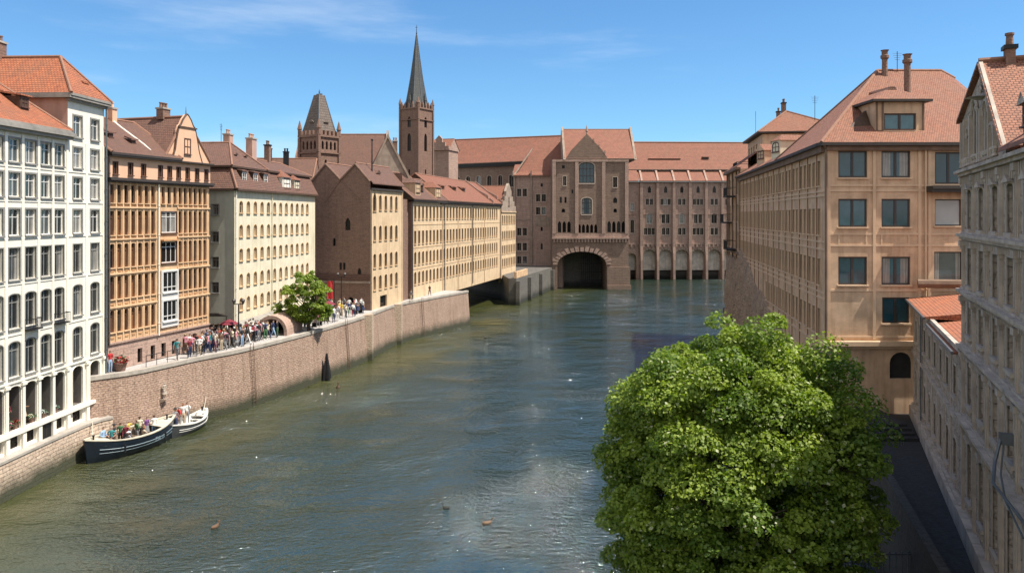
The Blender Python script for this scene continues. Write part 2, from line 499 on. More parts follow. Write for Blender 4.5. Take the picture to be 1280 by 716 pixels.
def facade(mb, O, d, L, z0, z1, ops=(), mat=0, rmat=None, top=None, depth=.3):
    """wall with real openings. O start (x,y) local; d unit direction; outward normal is (d.y,-d.x)"""
    dx, dy = d; nx, ny = dy, -dx
    P = lambda u, z, dep=0.0: (O[0] + dx * u - nx * dep, O[1] + dy * u - ny * dep, z)
    rmat = mat if rmat is None else rmat
    q = lambda a: round(a, 4)
    us = sorted({q(0), q(L)} | {q(o['u'] - o['w'] / 2) for o in ops} | {q(o['u'] + o['w'] / 2) for o in ops})
    zs = sorted({q(z0), q(z1)} | {q(o['z']) for o in ops} | {q(o['z'] + o['h']) for o in ops})
    us = [u for u in us if -1e-3 <= u <= L + 1e-3]; zs = [z for z in zs if z0 - 1e-3 <= z <= z1 + 1e-3]
    vid = {}
    vs = []; fs = []
    def vi(i, j):
        if (i, j) not in vid:
            vid[(i, j)] = len(vs); vs.append(P(us[i], zs[j]))
        return vid[(i, j)]
    for i in range(len(us) - 1):
        uc = (us[i] + us[i + 1]) / 2
        col = [o for o in ops if abs(o['u'] - uc) < o['w'] / 2]
        for j in range(len(zs) - 1):
            zc = (zs[j] + zs[j + 1]) / 2
            if any(o['z'] < zc < o['z'] + o['h'] for o in col): continue
            fs.append((vi(i, j), vi(i + 1, j), vi(i + 1, j + 1), vi(i, j + 1)))
    mb.add(vs, fs, mat)
    for o in ops:
        S = STY.get(o['st'])
        dep = o['depth'] if o['depth'] is not None else max(.02, S['set']) + .1
        ol = outline(o['w'], o['h'], o['arch'], o['rise'])
        n = len(ol)
        a = [P(o['u'] + x, o['z'] + z) for x, z in ol] + [P(o['u'] + x, o['z'] + z, dep) for x, z in ol]
        mb.add(a, [((k + 1) % n, k, n + k, n + (k + 1) % n) for k in range(n)], rmat)
        if o['arch']:
            w, h = o['w'], o['h']
            arc = ol[2:]
            half = len(arc) // 2
            tr = P(o['u'] + w / 2, o['z'] + h); tl = P(o['u'] - w / 2, o['z'] + h)
            pr = [P(o['u'] + x, o['z'] + z) for x, z in arc[:half + 1]]
            pl = [P(o['u'] + x, o['z'] + z) for x, z in arc[half:]]
            mb.add([tr] + pr, [(0, k + 1, k) if False else (0, k + 2, k + 1) for k in range(len(pr) - 1)], mat)
            mb.add([tl] + pl, [(0, k + 2, k + 1) for k in range(len(pl) - 1)], mat)

def wins(B, O, d, ops, cap=96, used=[0], merged=False):
    """window objects of one front; the nearest `cap` are parts, the rest one part of kind stuff"""
    dx, dy = d; ang = math.atan2(dy, dx)
    items = []
    for o in ops:
        if not o['win']: continue
        x = O[0] + dx * o['u']; y = O[1] + dy * o['u']
        wp = B.mw @ Vector((x, y, o['z']))
        items.append(((wp - CAM).length / (o['w'] * o['h']) ** .5, x, y, o))
    items.sort(key=lambda t: t[0])
    for k, x, y, o in items[:cap]:
        put_win(B.root, x, y, o['z'], ang, o, merged, o['name'])
    rest = items[cap:]
    if rest:
        S = STY[rest[0][3]['st']]
        mb = MB()
        for k, x, y, o in rest:
            a, b = win_mb(o['w'], o['h'], o['st'], o['arch'], o['rise'])
            mb.T = Matrix.Translation((x, y, o['z'])) @ Matrix.Rotation(ang, 4, 'Z')
            mb.add(a.v, a.f, 0)
            for q_, m in enumerate(a.m): mb.m[len(mb.m) - len(a.m) + q_] = m
            mb.add(b.v, b.f, 2)
        tag(mb.build('window', [S['fm'], S['sm'], S['pane']], B.root), kind='stuff')

def grid(us, rows, w, st, arch=None, rise=0):
    return [op(u, z - h / 2, w, h, st, arch, rise) for z, h in rows for u in us]

def roof_solid(mb, x0, x1, y0, y1, ze, p, q, zr, along='x', th=.18, caps=True, cr=.11, ends=(0, 0)):
    """hipped or gabled roof as a closed solid; p,q ridge ends (x,y)"""
    zq = zr[1] if isinstance(zr, tuple) else zr; zp = zr[0] if isinstance(zr, tuple) else zr
    c = [(x0, y0), (x1, y0), (x1, y1), (x0, y1)]
    v = [(a, b, ze - th) for a, b in c] + [(a, b, ze) for a, b in c] + [(p[0], p[1], zp), (q[0], q[1], zq)]
    if along == 'x':
        f = [(4, 5, 9, 8), (5, 6, 9), (6, 7, 8, 9), (7, 4, 8)]
        hips = [(4, 8), (5, 9), (6, 9), (7, 8)]
    else:
        f = [(4, 5, 8), (5, 6, 9, 8), (6, 7, 9), (7, 4, 8, 9)]
        hips = [(4, 8), (5, 8), (6, 9), (7, 9)]
    mb.add(v, f, 0)
    e0, e1 = (-1, -3) if along == 'x' else (-4, -2)
    mb.m[e0] = ends[0]; mb.m[e1] = ends[1]
    mb.add(v, [(0, 3, 2, 1), (0, 1, 5, 4), (1, 2, 6, 5), (2, 3, 7, 6), (3, 0, 4, 7)], 1)
    if caps:
        for a, b in hips + [(8, 9)]:
            mb.tube(v[a], v[b], cr, n=6, mat=2)

def strips(mb, O, d, us, z0, z1, w=.22, proud=.1, mat=0, arr=None):
    dx, dy = d; nx, ny = dy, -dx
    for u in us:
        pts = [(O[0] + dx * (u - w / 2), O[1] + dy * (u - w / 2)), (O[0] + dx * (u + w / 2), O[1] + dy * (u + w / 2))]
        pts += [(pts[1][0] + nx * proud, pts[1][1] + ny * proud), (pts[0][0] + nx * proud, pts[0][1] + ny * proud)]
        mb.prism([pts[3], pts[2], pts[1], pts[0]], z0, z1, mat)

def band(mb, O, d, u0, u1, z0, z1, proud=.15, mat=0, inner=0.0):
    strips(mb, (O[0], O[1]), d, [(u0 + u1) / 2], z0, z1, u1 - u0, proud, mat)
    return mb

def chimney(parent, x, y, z0, z1, w=.7, d=.5, mats=('brick', 'coping'), pots=2, loc=(0, 0, 0)):
    mb = MB()
    mb.box(x - w / 2, x + w / 2, y - d / 2, y + d / 2, z0, z1, 0)
    mb.box(x - w / 2 - .07, x + w / 2 + .07, y - d / 2 - .07, y + d / 2 + .07, z1, z1 + .14, 1)
    for k in range(pots):
        xx = x + (k - (pots - 1) / 2) * w / max(1, pots)
        mb.lathe((xx, y, z1 + .14), [(.13, 0), (.11, .35), (.15, .37), (.15, .45)], 8, 0)
    return mb.build('chimney', list(mats), parent)

def antenna(parent, x, y, z, h=2.0):
    mb = MB()
    mb.tube((x, y, z), (x, y, z + h), .025, n=5)
    for k in range(4):
        mb.tube((x - .35 + .05 * k, y, z + h - .15 - .16 * k), (x + .35 - .05 * k, y, z + h - .15 - .16 * k), .012, n=4)
    return mb.build('antenna', ['iron'], parent)

def gutterpipe(parent, x, y, z0, z1, r=.06, mat='lead'):
    mb = MB()
    mb.tube((x, y, z0), (x, y, z1), r, n=6)
    k = z0 + 1
    while k < z1:
        mb.tube((x, y, k), (x, y, k + .06), r * 1.5, n=6); k += 2.4
    return mb.build('downpipe', [mat], parent)

def dormer(parent, x, y, z, w, h, d, st, roofmat, wallmat, face=0, arch=None, kind='gable'):
    """dormer whose front stands at local (x,y) facing -y (rotated by face)"""
    mb = MB()
    mb.box(-w / 2, w / 2, 0, d, -.6, h, 0)
    o = .15
    if kind == 'gable':
        v = [(-w / 2 - o, -o, h - .05), (w / 2 + o, -o, h - .05), (w / 2 + o, d, h - .05), (-w / 2 - o, d, h - .05), (0, -o, h + w * .42), (0, d, h + w * .42)]
        mb.add(v, [(0, 4, 5, 3), (1, 2, 5, 4), (3, 2, 1, 0)], 1); mb.add(v, [(0, 1, 4), (2, 3, 5)], 0)
    elif kind == 'hip':
        v = [(-w / 2 - o, -o, h), (w / 2 + o, -o, h), (w / 2 + o, d, h), (-w / 2 - o, d, h), (0, w * .35, h + w * .38), (0, d, h + w * .38)]
        mb.add(v, [(0, 4, 5, 3), (1, 2, 5, 4), (0, 1, 4), (3, 2, 1, 0)], 1); mb.add(v, [(2, 3, 5)], 0)
    else:
        mb.extrude([(-w / 2 - o, -o, h), (w / 2 + o, -o, h), (w / 2 + o, d, h + .25), (-w / 2 - o, d, h + .25)], (0, 0, .1), 1)
    D = mb.build('dormer', [wallmat, roofmat], parent, (x, y, z), face)
    put_win(D, 0, 0, h * .12, 0, op(0, 0, w * .72, h * .78, st, arch, w * .2 if arch else 0), merged=True)
    return D
# ------------------------------------------------------------------ left bank
X1 = (1, 0)
SIDE_L = (0, -1)   # seen from the camera side: runs from the back to the front corner at x=0

def white_house():
    B = Bld('arcaded_house', 'tall white arcaded townhouse with orange tiled roofs at the far left above the low quay', (-31.36, 40.4), (-30.6, 57.0), 2.3, 'house')
    L = B.L; r = B.root
    us = [1.0, 2.5, 4.0, 5.5, 7.0, 8.5, 10.0, 11.35]; ut = [13.4, 15.45]
    U = us + ut
    H = 20.2; HT = 22.9
    ops = []
    for z, h, st, ar, ri in ((18.8, 1.45, 'white', None, 0), (16.65, 1.5, 'white', None, 0), (14.3, 1.65, 'white', None, 0),
                     (11.7, 2.0, 'white2', None, 0), (8.75, 2.15, 'white2', 'round', .16), (5.75, 2.2, 'white2', 'round', .2)):
        ops += [op(u, z - h / 2, 1.0, h, st, ar, ri) for u in U]
    ops += [op(u, 21.0 - .75, .98, 1.5, 'white') for u in ut]
    ops += [op(u, 1.35, 1.16, 2.75, 'arcade', 'round', .3, depth=1.05) for u in U]
    base = [op(u, .18, 1.12, .78, 'slot', depth=.22) for u in U if u != 10.0]
    mb = MB()
    low = [o for o in ops + base if o['u'] < 12.3]; hi = [dict(o, u=o['u'] - 12.3) for o in ops + base if o['u'] > 12.3]
    

    facade(mb, (0, 0), X1, 12.3, 0, H, low, 0, None)
    facade(mb, (12.3, 0), X1, L - 12.3, 0, HT, hi)
    facade(mb, (12.3, 13), SIDE_L, 13, H - .5, HT, [], 1)
    facade(mb, (0, 13), SIDE_L, 13, 0, H, [], 0)
    facade(mb, (L, 0), (0, 1), 13, 0, HT, [], 0)
    facade(mb, (L, 13), (-1, 0), L, 0, H, [], 0)
    mb.poly([(0, 0, H), (12.3, 0, H), (12.3, 13, H), (0, 13, H)], 0)
    W = mb.build('wall', ['white', 'pink'], r)
    wins(B, (0, 0), X1, [o for o in ops + base])
    mb = MB()   # added lining in each arch, coloured dark for the arcade's shade
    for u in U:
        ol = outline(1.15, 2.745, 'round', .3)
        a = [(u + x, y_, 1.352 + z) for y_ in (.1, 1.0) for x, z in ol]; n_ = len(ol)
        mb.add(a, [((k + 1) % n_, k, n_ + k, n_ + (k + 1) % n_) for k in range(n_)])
    mb.build('arcade_shade', ['loggia'], r)
    # pilasters, bands, cornices
    mb = MB()
    pil = [.25, 1.75, 3.25, 4.75, 6.25, 7.75, 9.25, 10.68, 12.2, 14.42, L - .12]
    strips(mb, (0, 0), X1, pil, 4.2, H - .3, .22, .06, 0); strips(mb, (0, 0), X1, pil, 1.3, 4.02, .24, .12, 0)
    for z in (4.3, 7.25, 10.4, 13.25, 15.6, 17.75):
        band(mb, (0, 0), X1, .0, L, z, z + .12, .045 if z > 5 else .1, 0)
    band(mb, (0, 0), X1, 0, L, 1.06, 1.3, .24, 0)
    for u in pil: mb.box(u - .16, u + .16, -.17, 0, 0, 1.06, 0)
    for u in pil: mb.box(u - .2, u + .2, -.19, 0, 4.02, 4.22, 0)
    mb.build('pilasters', ['white_trim'], r)
    mb = MB()
    mb.box(-.1, 12.45, -.55, .1, H - .05, H + .2, 0); mb.box(-.1, 12.35, -.38, .1, H - .25, H - .05, 0)
    mb.box(12.1, L + .3, -.4, .1, HT - .02, HT + .17, 0); mb.box(11.95, 12.3, -.4, 13, HT - .02, HT + .17, 0)
    mb.box(12.2, L + .15, -.2, .1, HT - .2, HT - .02, 0)
    mb.build('cornice', ['cornice_grey'], r)
    mb = MB()
    roof_solid(mb, -.2, 12.28, -.4, 12, H + .38, (-.2, 4.2), (9.4, 4.2), 24.3)
    rf = mb.build('roof', ['tile_orange', 'cornice_grey', 'ridge'], r)
    for u in (2.5, 6.5, 9.2):
        dormer(rf, u, .9, H + 1.5, .85, .8, 1.6, 'dorm2', 'tile_orange', 'brown_wood', kind='shed')
    mb = MB()
    roof_solid(mb, 12.0, L + .3, -.45, 13, HT + .33, (14.4, 1.9), (14.4, 13), 26.2, 'y')
    rf2 = mb.build('roof', ['tile_orange', 'cornice_grey', 'ridge'], r)
    dormer(rf2, 15.0, .5, HT + 1.0, .5, .45, .7, 'dorm2', 'tile_orange', 'brown_wood', kind='shed')
    chimney(rf2, 14.4, 6.5, 25.9, 27.2, .8, .6)
    chimney(rf, 3.5, 4.3, 24.0, 25.5, .8, .6)
    antenna(rf, 8.4, 4.2, 24.3, 2.2)
    antenna(rf2, 14.4, 10, 26.2, 2.4)
    gutterpipe(r, L - .02, -.2, 1.3, HT, .07)
    # black door in the base
    mb = MB()
    mb.box(9.6, 10.4, -.03, .06, .02, 1.02, 0); mb.box(9.52, 9.6, -.05, .1, 0, 1.04, 1); mb.box(10.4, 10.48, -.05, .1, 0, 1.04, 1)
    mb.box(9.98, 10.02, -.05, -.02, .1, .95, 1)
    D = mb.build('door', ['iron', 'frame_dark'], r)
    # iron balcony on the third arcade row
    for u in (11.35, 8.5):
        mb = MB()
        mb.box(u - .62, u + .62, -.42, 0, 7.4, 7.48, 0)
        for k in range(9):
            x = u - .6 + 1.2 * k / 8; mb.tube((x, -.4, 7.48), (x, -.4, 8.1), .015, n=4)
        mb.box(u - .62, u + .62, -.42, -.38, 8.1, 8.14, 0)
        mb.box(u - .62, u - .58, -.42, 0, 8.1, 8.14, 0); mb.box(u + .58, u + .62, -.42, 0, 8.1, 8.14, 0)
        mb.build('balcony', ['iron'], r)
    return B

def orange_house():
    B = Bld('timber_house', 'orange house with rows of narrow brown windows and a curved gable, second from the left', (-30.6, 57.55), (-27.3, 68.5), 5.2, 'house')
    L = B.L; r = B.root; H = 16.35
    ul = [.42 + .7 * k for k in range(7)]
    ur = [7.75 + .62 * k for k in range(6)]
    ops = []
    for z, h, ar, ri in ((13.5, 1.4, None, 0), (11.25, 1.85, None, 0), (8.75, 1.85, 'round', .1), (6.3, 1.75, 'round', .12), (3.75, 1.7, 'round', .2)):
        ops += [op(u, z - h / 2, .42, h, 'orange', ar, ri) for u in ul]
        ops += [op(u, z - h / 2, .38, h, 'orange', ar, ri) for u in ur]
    for u in (5.75, 6.45, 7.12): ops.append(op(u, 12.8, .38, 1.4, 'orange'))
    for z, st in ((10.4, 'oriel_b'), (7.9, 'oriel_b')):
        ops.append(op(6.4, z, 1.75, 1.75, st))
    ops += [op(u, .12, .5, 1.15, 'slot', depth=.3) for u in (3.2, 4.6, 5.8, 7.0, 8.3)] + [op(u, .9, .4, .6, 'slot') for u in (9.5, 10.6)]
    mb = MB()
    facade(mb, (0, 0), X1, L, 2.15, 14.75, [o for o in ops if o['z'] > 2], 0)
    facade(mb, (0, 0), X1, L, 0, 2.0, [o for o in ops if o['z'] < 2], 2)
    mb.box(0, L, -.12, 0, 2.0, 2.15, 2)
    ua = [.6, 2.1, 3.45, 5.3, 6.35, 7.4, 8.5, 9.7, 10.9]
    oa = [op(u, 14.98, .45, .95, 'attic') for u in ua]
    facade(mb, (0, -.12), X1, L, 14.75, H, oa, 1)
    for O, d, ll in (((0, 11), SIDE_L, 11), ((L, 0), (0, 1), 11), ((L, 11), (-1, 0), L)):
        facade(mb, O, d, ll, 0, 14.75, [], 0); 
    facade(mb, (0, 11), SIDE_L, 11.12, 14.75, H, [], 1); facade(mb, (L, -.12), (0, 1), 11.12, 14.75, H, [], 1)
    mb.build('wall', ['ochre', 'peach', 'brick3'], r)
    wins(B, (0, 0), X1, ops, 90)
    wins(B, (0, -.12), X1, oa)
    mb = MB()
    pl = [.07 + .7 * k for k in range(8)] ; pr = [7.43 + .62 * k for k in range(7)]
    strips(mb, (0, 0), X1, pl + pr, 2.15, 14.5, .13, .05, 0)
    for z in (4.75, 7.3, 9.95, 12.4): 
        band(mb, (0, 0), X1, 0, 5.0, z, z + .12, .12, 0); band(mb, (0, 0), X1, 7.35, L, z, z + .12, .12, 0)
    for z in (4.95, 7.5, 10.12, 12.6, 2.4):   # carved panels under each row
        for u in [a + .35 for a in pl[:-1]] + [a + .31 for a in pr[:-1]]:
            mb.box(u - .16, u + .16, -.04, 0, z + .02, z + .15, 1)
    mb.build('timber_frame', ['ochre_trim', 'ochre_dark'], r)
    mb = MB()
    bo = [op(1.0, z, 1.62, 1.7, 'oriel') for z in (3.05, 5.45)]
    facade(mb, (5.4, -.14), X1, 2.0, 2.55, 7.3, bo, 0)
    mb.poly([(5.4, 0, 2.55), (5.4, -.14, 2.55), (5.4, -.14, 7.3), (5.4, 0, 7.3)], 0); mb.poly([(7.4, -.14, 2.55), (7.4, 0, 2.55), (7.4, 0, 7.3), (7.4, -.14, 7.3)], 0); mb.poly([(5.4, -.14, 7.3), (7.4, -.14, 7.3), (7.4, 0, 7.3), (5.4, 0, 7.3)], 0)
    mb.build('window_bay', ['frame_white'], r)
    wins(B, (5.4, -.14), X1, bo)
    mb = MB(); mb.box(5.45, 7.37, -.35, 0, 9.72, 9.85, 0); mb.build('ledge', ['ochre_dark'], r)
    mb = MB()
    mb.box(-.1, L + .25, -.42, 0, 14.52, 14.72, 0); mb.box(-.1, L + .25, -.28, 0, 14.4, 14.52, 0)
    mb.box(-.1, L + .1, -.5, 0, H, H + .12, 0)
    mb.build('cornice', ['darkline'], r)
    mb = MB()
    roof_solid(mb, -.15, 7.4, -.55, 11, H + .3, (-.15, 4.6), (7.4, 4.6), 19.9, ends=(1, 1))
    rf = mb.build('roof', ['tile_brown', 'darkline', 'ridge'], r)
    mb = MB()
    roof_solid(mb, 5.9, L + .15, .02, 11, H + .3, (8.45, .02), (8.45, 11), 20.4, 'y', ends=(1, 1))
    rf2 = mb.build('roof', ['tile_brown', 'peach', 'ridge'], r)
    for u, y, z in ((1.8, 1.5, 17.9), (3.6, 1.0, 17.5), (.9, 2.4, 18.6)):
        dormer(rf, u, y, z, .45, .4, .6, 'dorm2', 'tile_brown', 'brown_wood', kind='shed')
    # curved gable
    prof = [(6.6, 0), (6.75, .35), (7.0, .95), (7.15, 1.8), (7.35, 2.6), (7.5, 3.0), (7.7, 3.15), (7.95, 3.6), (8.3, 4.0), (8.45, 4.1),
            (8.6, 4.0), (8.95, 3.6), (9.2, 3.15), (9.4, 3.0), (9.55, 2.6), (9.75, 1.8), (9.95, .95), (10.2, .35), (10.35, 0)]
    mb = MB()
    mb.extrude([(x, -.16, H + .12 + z) for x, z in prof], (0, .35, 0), 0)
    for a, b in zip(prof[:-1], prof[1:]):
        mb.tube((a[0], -.12, H + .12 + a[1]), (b[0], -.12, H + .12 + b[1]), .08, n=6, mat=1)
    mb.box(7.3, 9.6, -.24, -.16, H + 3.0, H + 3.12, 1)
    mb.tube((8.45, 0, H + 4.1), (8.45, 0, H + 4.9), .05, .01, 6, 1)
    g = mb.build('gable', ['peach', 'brown_wood'], r)
    put_win(g, 8.45, -.16, H + .75, 0, op(0, 0, .75, 1.35, 'dorm2'), merged=True)
    chimney(rf2, 8.6, 2.5, 20.2, 21.1, .9, .7, ('brick', 'coping'), 3)
    chimney(rf, 4.9, 4.4, 19.5, 20.7, .5, .5, ('peach', 'coping'), 1)
    gutterpipe(r, 5.12, -.14, 2.0, 14.4, .07, 'white_trim'); gutterpipe(r, .0, -.14, 2.0, H, .06)
    mb = MB()
    pts = [(4.7, -.3, H + .3), (4.75, 1.0, H + 1.3), (4.8, 3.4, H + 2.8), (4.85, 4.6, H + 3.6)]
    mb.path(pts, [.07] * 4, 6); mb.build('downpipe', ['white_trim'], rf)
    return B

def cream_house():
    B = Bld('cream_house', 'plain cream house with ochre blinds and a brown mansard roof behind the small tree', (-26.3, 72.0), (-24.1, 93.0), 5.2, 'house')
    L = B.L; r = B.root; H = 14.2
    us = [1.35 + 1.56 * k for k in range(12)]
    rows = ((12.65, 1.15, 'round', .28), (10.35, 1.15, 'round', .28), (8.05, 1.15, 'round', .2), (5.6, 1.2, 'round', .28), (3.3, 1.2, 'round', .3))
    ops = [op(u, z - h / 2, .66, h, 'cream', ar, ri) for z, h, ar, ri in rows for u in us]
    so = [op(1.9, z - .5, .7, 1.0, 'white2') for z in (12.4, 9.8, 7.4, 5.0)]
    mb = MB()
    facade(mb, (0, 0), X1, L, 1.5, H, ops)
    D = 9.0
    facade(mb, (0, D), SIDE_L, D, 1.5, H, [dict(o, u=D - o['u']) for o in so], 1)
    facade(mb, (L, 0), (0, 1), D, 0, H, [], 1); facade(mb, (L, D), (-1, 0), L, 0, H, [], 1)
    # recessed ground floor under the overhang
    facade(mb, (.4, 2.2), X1, L - .4, 0, 1.5, [], 2); facade(mb, (.4, D), SIDE_L, D - 2.2, 0, 1.5, [], 2)
    mb.poly([(0, 0, 1.5), (0, D, 1.5), (L, D, 1.5), (L, 0, 1.5)], 0)
    mb.build('wall', ['cream', 'cream_shade', 'void'], r)
    wins(B, (0, 0), X1, ops, 90); wins(B, (0, D), SIDE_L, [dict(o, u=D - o['u']) for o in so])
    mb = MB()
    mb.extrude([(0, -.1, 1.5), (0, -.1, 1.75), (0, -1.1, 1.15), (0, -1.15, 1.0)][::-1], (9.5, 0, 0), 0)
    mb.build('canopy', ['cornice_grey'], r)
    mb = MB()
    mb.box(-.3, L + .1, -.4, 0, H, H + .2, 0); mb.box(-.3, 0, -.4, D, H, H + .2, 0); mb.box(-.1, L, -.08, 0, 1.5, 1.62, 1); mb.box(-.1, .25, -.06, 0, 1.62, H, 1)
    mb.build('cornice', ['brown_wood', 'cream'], r)
    # mansard skirt
    mb = MB()
    a, b = H + .2, H + 2.35
    v = [(-.3, -.4, a), (L, -.4, a), (L, D, a), (-.3, D, a), (.75, .75, b), (L, .75, b), (L, D - .7, b), (.75, D - .7, b)]
    mb.add(v, [(0, 1, 5, 4), (3, 0, 4, 7), (1, 2, 6, 5), (2, 3, 7, 6), (4, 5, 6, 7)], 0)
    mb.tube(v[0], v[4], .12, n=6, mat=1)
    rf = mb.build('roof', ['tile_brown', 'ridge'], r)
    mb = MB()
    roof_solid(mb, .45, 8.6, .45, D + 2, b + .1, (4.3, 2.6), (4.3, D + 2), 19.2, 'y', ends=(0, 0))
    roof_solid(mb, 8.2, L + .1, .45, D + 1, b + .1, (8.2, 3.6), (L - 2, 3.6), 18.1, 'x')
    rt = mb.build('roof', ['tile_brown', 'brown_wood', 'ridge'], r)
    for u in (2.3, 4.8, 7.2):
        dormer(rf, u, .12, H + .75, 1.15, 1.2, 1.0, 'dormer', 'tile_brown', 'brown_wood', kind='shed')
    D2 = dormer(rf, 12.2, -.1, H + .5, 2.3, 1.35, 2.4, 'dorm2', 'tile_red', 'white_trim', kind='hip')
    D3 = dormer(rf, 15.2, -.1, H + .5, 1.6, 1.2, 2.4, 'dorm2', 'tile_red', 'cream', kind='hip')
    dormer(rt, 3.1, 1.4, 17.5, .4, .4, .6, 'dorm2', 'tile_brown', 'brown_wood'); dormer(rt, 5.2, 1.4, 17.5, .4, .4, .6, 'dorm2', 'tile_brown', 'brown_wood')
    chimney(rt, 9.2, 2.6, 17.2, 20.0, 1.1, .7, ('pink', 'coping'), 3)
    chimney(rt, 7.6, 4.4, 17.2, 20.3, .8, .7, ('pink', 'coping'), 2)
    chimney(rt, 15.6, 3.6, 17.5, 19.9, .6, .6, ('brick', 'iron'), 2)
    antenna(rt, 4.3, 3.5, 19.1, 2.0)
    gutterpipe(r, .12, -.14, 1.5, H, .06, 'white_trim'); gutterpipe(r, 8.4, -.1, 1.6, H, .05, 'cream')
    return B

def gabled_house():
    B = Bld('gabled_warehouse', 'brown brick warehouse end with twin pointed gables and a sand coloured river front', (-17.7, 95.0), (-15.13, 104.7), 5.2, 'warehouse')
    L = B.L; r = B.root; H = 15.2; D = 8.2
    us = [1.2 + 1.7 * k for k in range(5)]
    ops = []
    for z, h in ((13.5, 1.9), (9.6, 1.9), (6.1, 1.8), (3.3, 1.8)):
        ops += [op(u, z - h / 2, .72, h, 'sand', 'round', .25) for u in us]
    ops[0] = op(us[0], 12.4, .95, 2.4, 'sand', 'pointed', .8)
    ops.append(op(3.9, .02, 2.1, 1.5, 'slot', depth=.8, name='doorway'))
    mb = MB()
    facade(mb, (0, 0), X1, L, 0, H, ops, 1)
    gops = [op(D - 3.1, 10.0, .7, 1.6, 'slot', 'pointed', .6), op(D - 5.0, 8.0, .4, 1.0, 'slot', 'round', .2), op(D - 4.1, 5.0, .35, .9, 'slot'), op(D - 3.6, 5.0, .35, .9, 'slot'),
            op(D - 1.5, 4.2, .5, 1.1, 'slot', 'pointed', .4), op(D - 2.7, .1, .9, 1.5, 'slot', 'round', .4)]
    gops = [dict(o, u=D - (D - o['u'])) for o in gops]
    facade(mb, (0, D), SIDE_L, D, 0, H + .6, gops, 0)
    # twin gables, thick, with the roofs running away behind
    P = lambda t, z: (0, D - t, z)
    mb.poly([P(0, H + .6), P(D, H + .6), P(D, H + .9), P(6.15, 18.35), P(4.1, 16.4), P(2.05, 18.4), P(0, 16.2)], 0)
    facade(mb, (L, 0), (0, 1), D, 0, H + 2.5, [], 0); facade(mb, (L, D), (-1, 0), L, 0, H, [], 0)
    mb.box(-.18, 0, 0, D, 3.35, 3.6, 2); 
    mb.build('wall', ['brick', 'sand', 'palestone'], r)
    wins(B, (0, 0), X1, ops); wins(B, (0, D), SIDE_L, gops)
    # raised saltire on the gable wall and coping
    mb = MB()
    for t0, z0, t1, z1 in ((0, 16.2, 2.05, 18.4), (2.05, 18.4, 4.1, 16.4), (4.1, 16.4, 6.15, 18.35), (6.15, 18.35, D, H + .9)):
        mb.tube((-.05, D - t0, z0), (-.05, D - t1, z1), .14, n=6)
    mb.tube((-.02, D - 4.1, 16.4), (-.02, D - 2.2, 13.9), .07, n=5); mb.tube((-.02, D - 4.1, 16.4), (-.02, D - 6.9, 13.6), .07, n=5)
    mb.build('coping', ['brick'], r)
    mb = MB(); mb.box(-.06, 0, 0, D, 3.8, 4.5, 0); mb.build('string_course', ['tile_brown'], r)
    mb = MB()
    zz = lambda t: {0: 16.2, 2.05: 18.4, 4.1: 16.4, 6.15: 18.35}.get(t, H + .9)
    ts = [0, 2.05, 4.1, 6.15, D]
    for a, b in zip(ts[:-1], ts[1:]):
        e = .35 if b == D else 0
        dz = -.12 if b == D else 0
        mb.extrude([(.02, D - a, zz(a)), (.02, D - b - e, zz(b) - e * .9), (L + .1, D - b - e, zz(b) - e * .9), (L + .1, D - a, zz(a))], (0, 0, .16), 0)
    for t in (2.05, 6.15): mb.tube((0, D - t, zz(t) + .14), (L, D - t, zz(t) + .14), .12, n=6, mat=1)
    rf = mb.build('roof', ['tile_brown', 'ridge'], r)
    dormer(rf, 4.2, .9, 16.6, 1.0, .8, 1.4, 'dorm2', 'tile_brown', 'brown_wood')
    mb = MB(); band(mb, (0, 0), X1, -.05, L, H - .12, H + .1, .25, 0); mb.build('cornice', ['darkline'], r)
    mb = MB(); strips(mb, (0, 0), X1, [.12, L - .05], 0, H - .15, .26, .08, 0); mb.build('pilasters', ['sand_trim'], r)
    # tall iron chimney mast
    mb = MB(); mb.tube((3.0, 1.2, 17.0), (3.0, 1.2, 21.5), .1, .07, 8); mb.tube((3.0, 1.2, 21.5), (3.0, 1.2, 21.7), .16, n=8); mb.build('flue', ['iron'], rf)
    gutterpipe(r, .0, -.12, 0, H, .07)
    return B

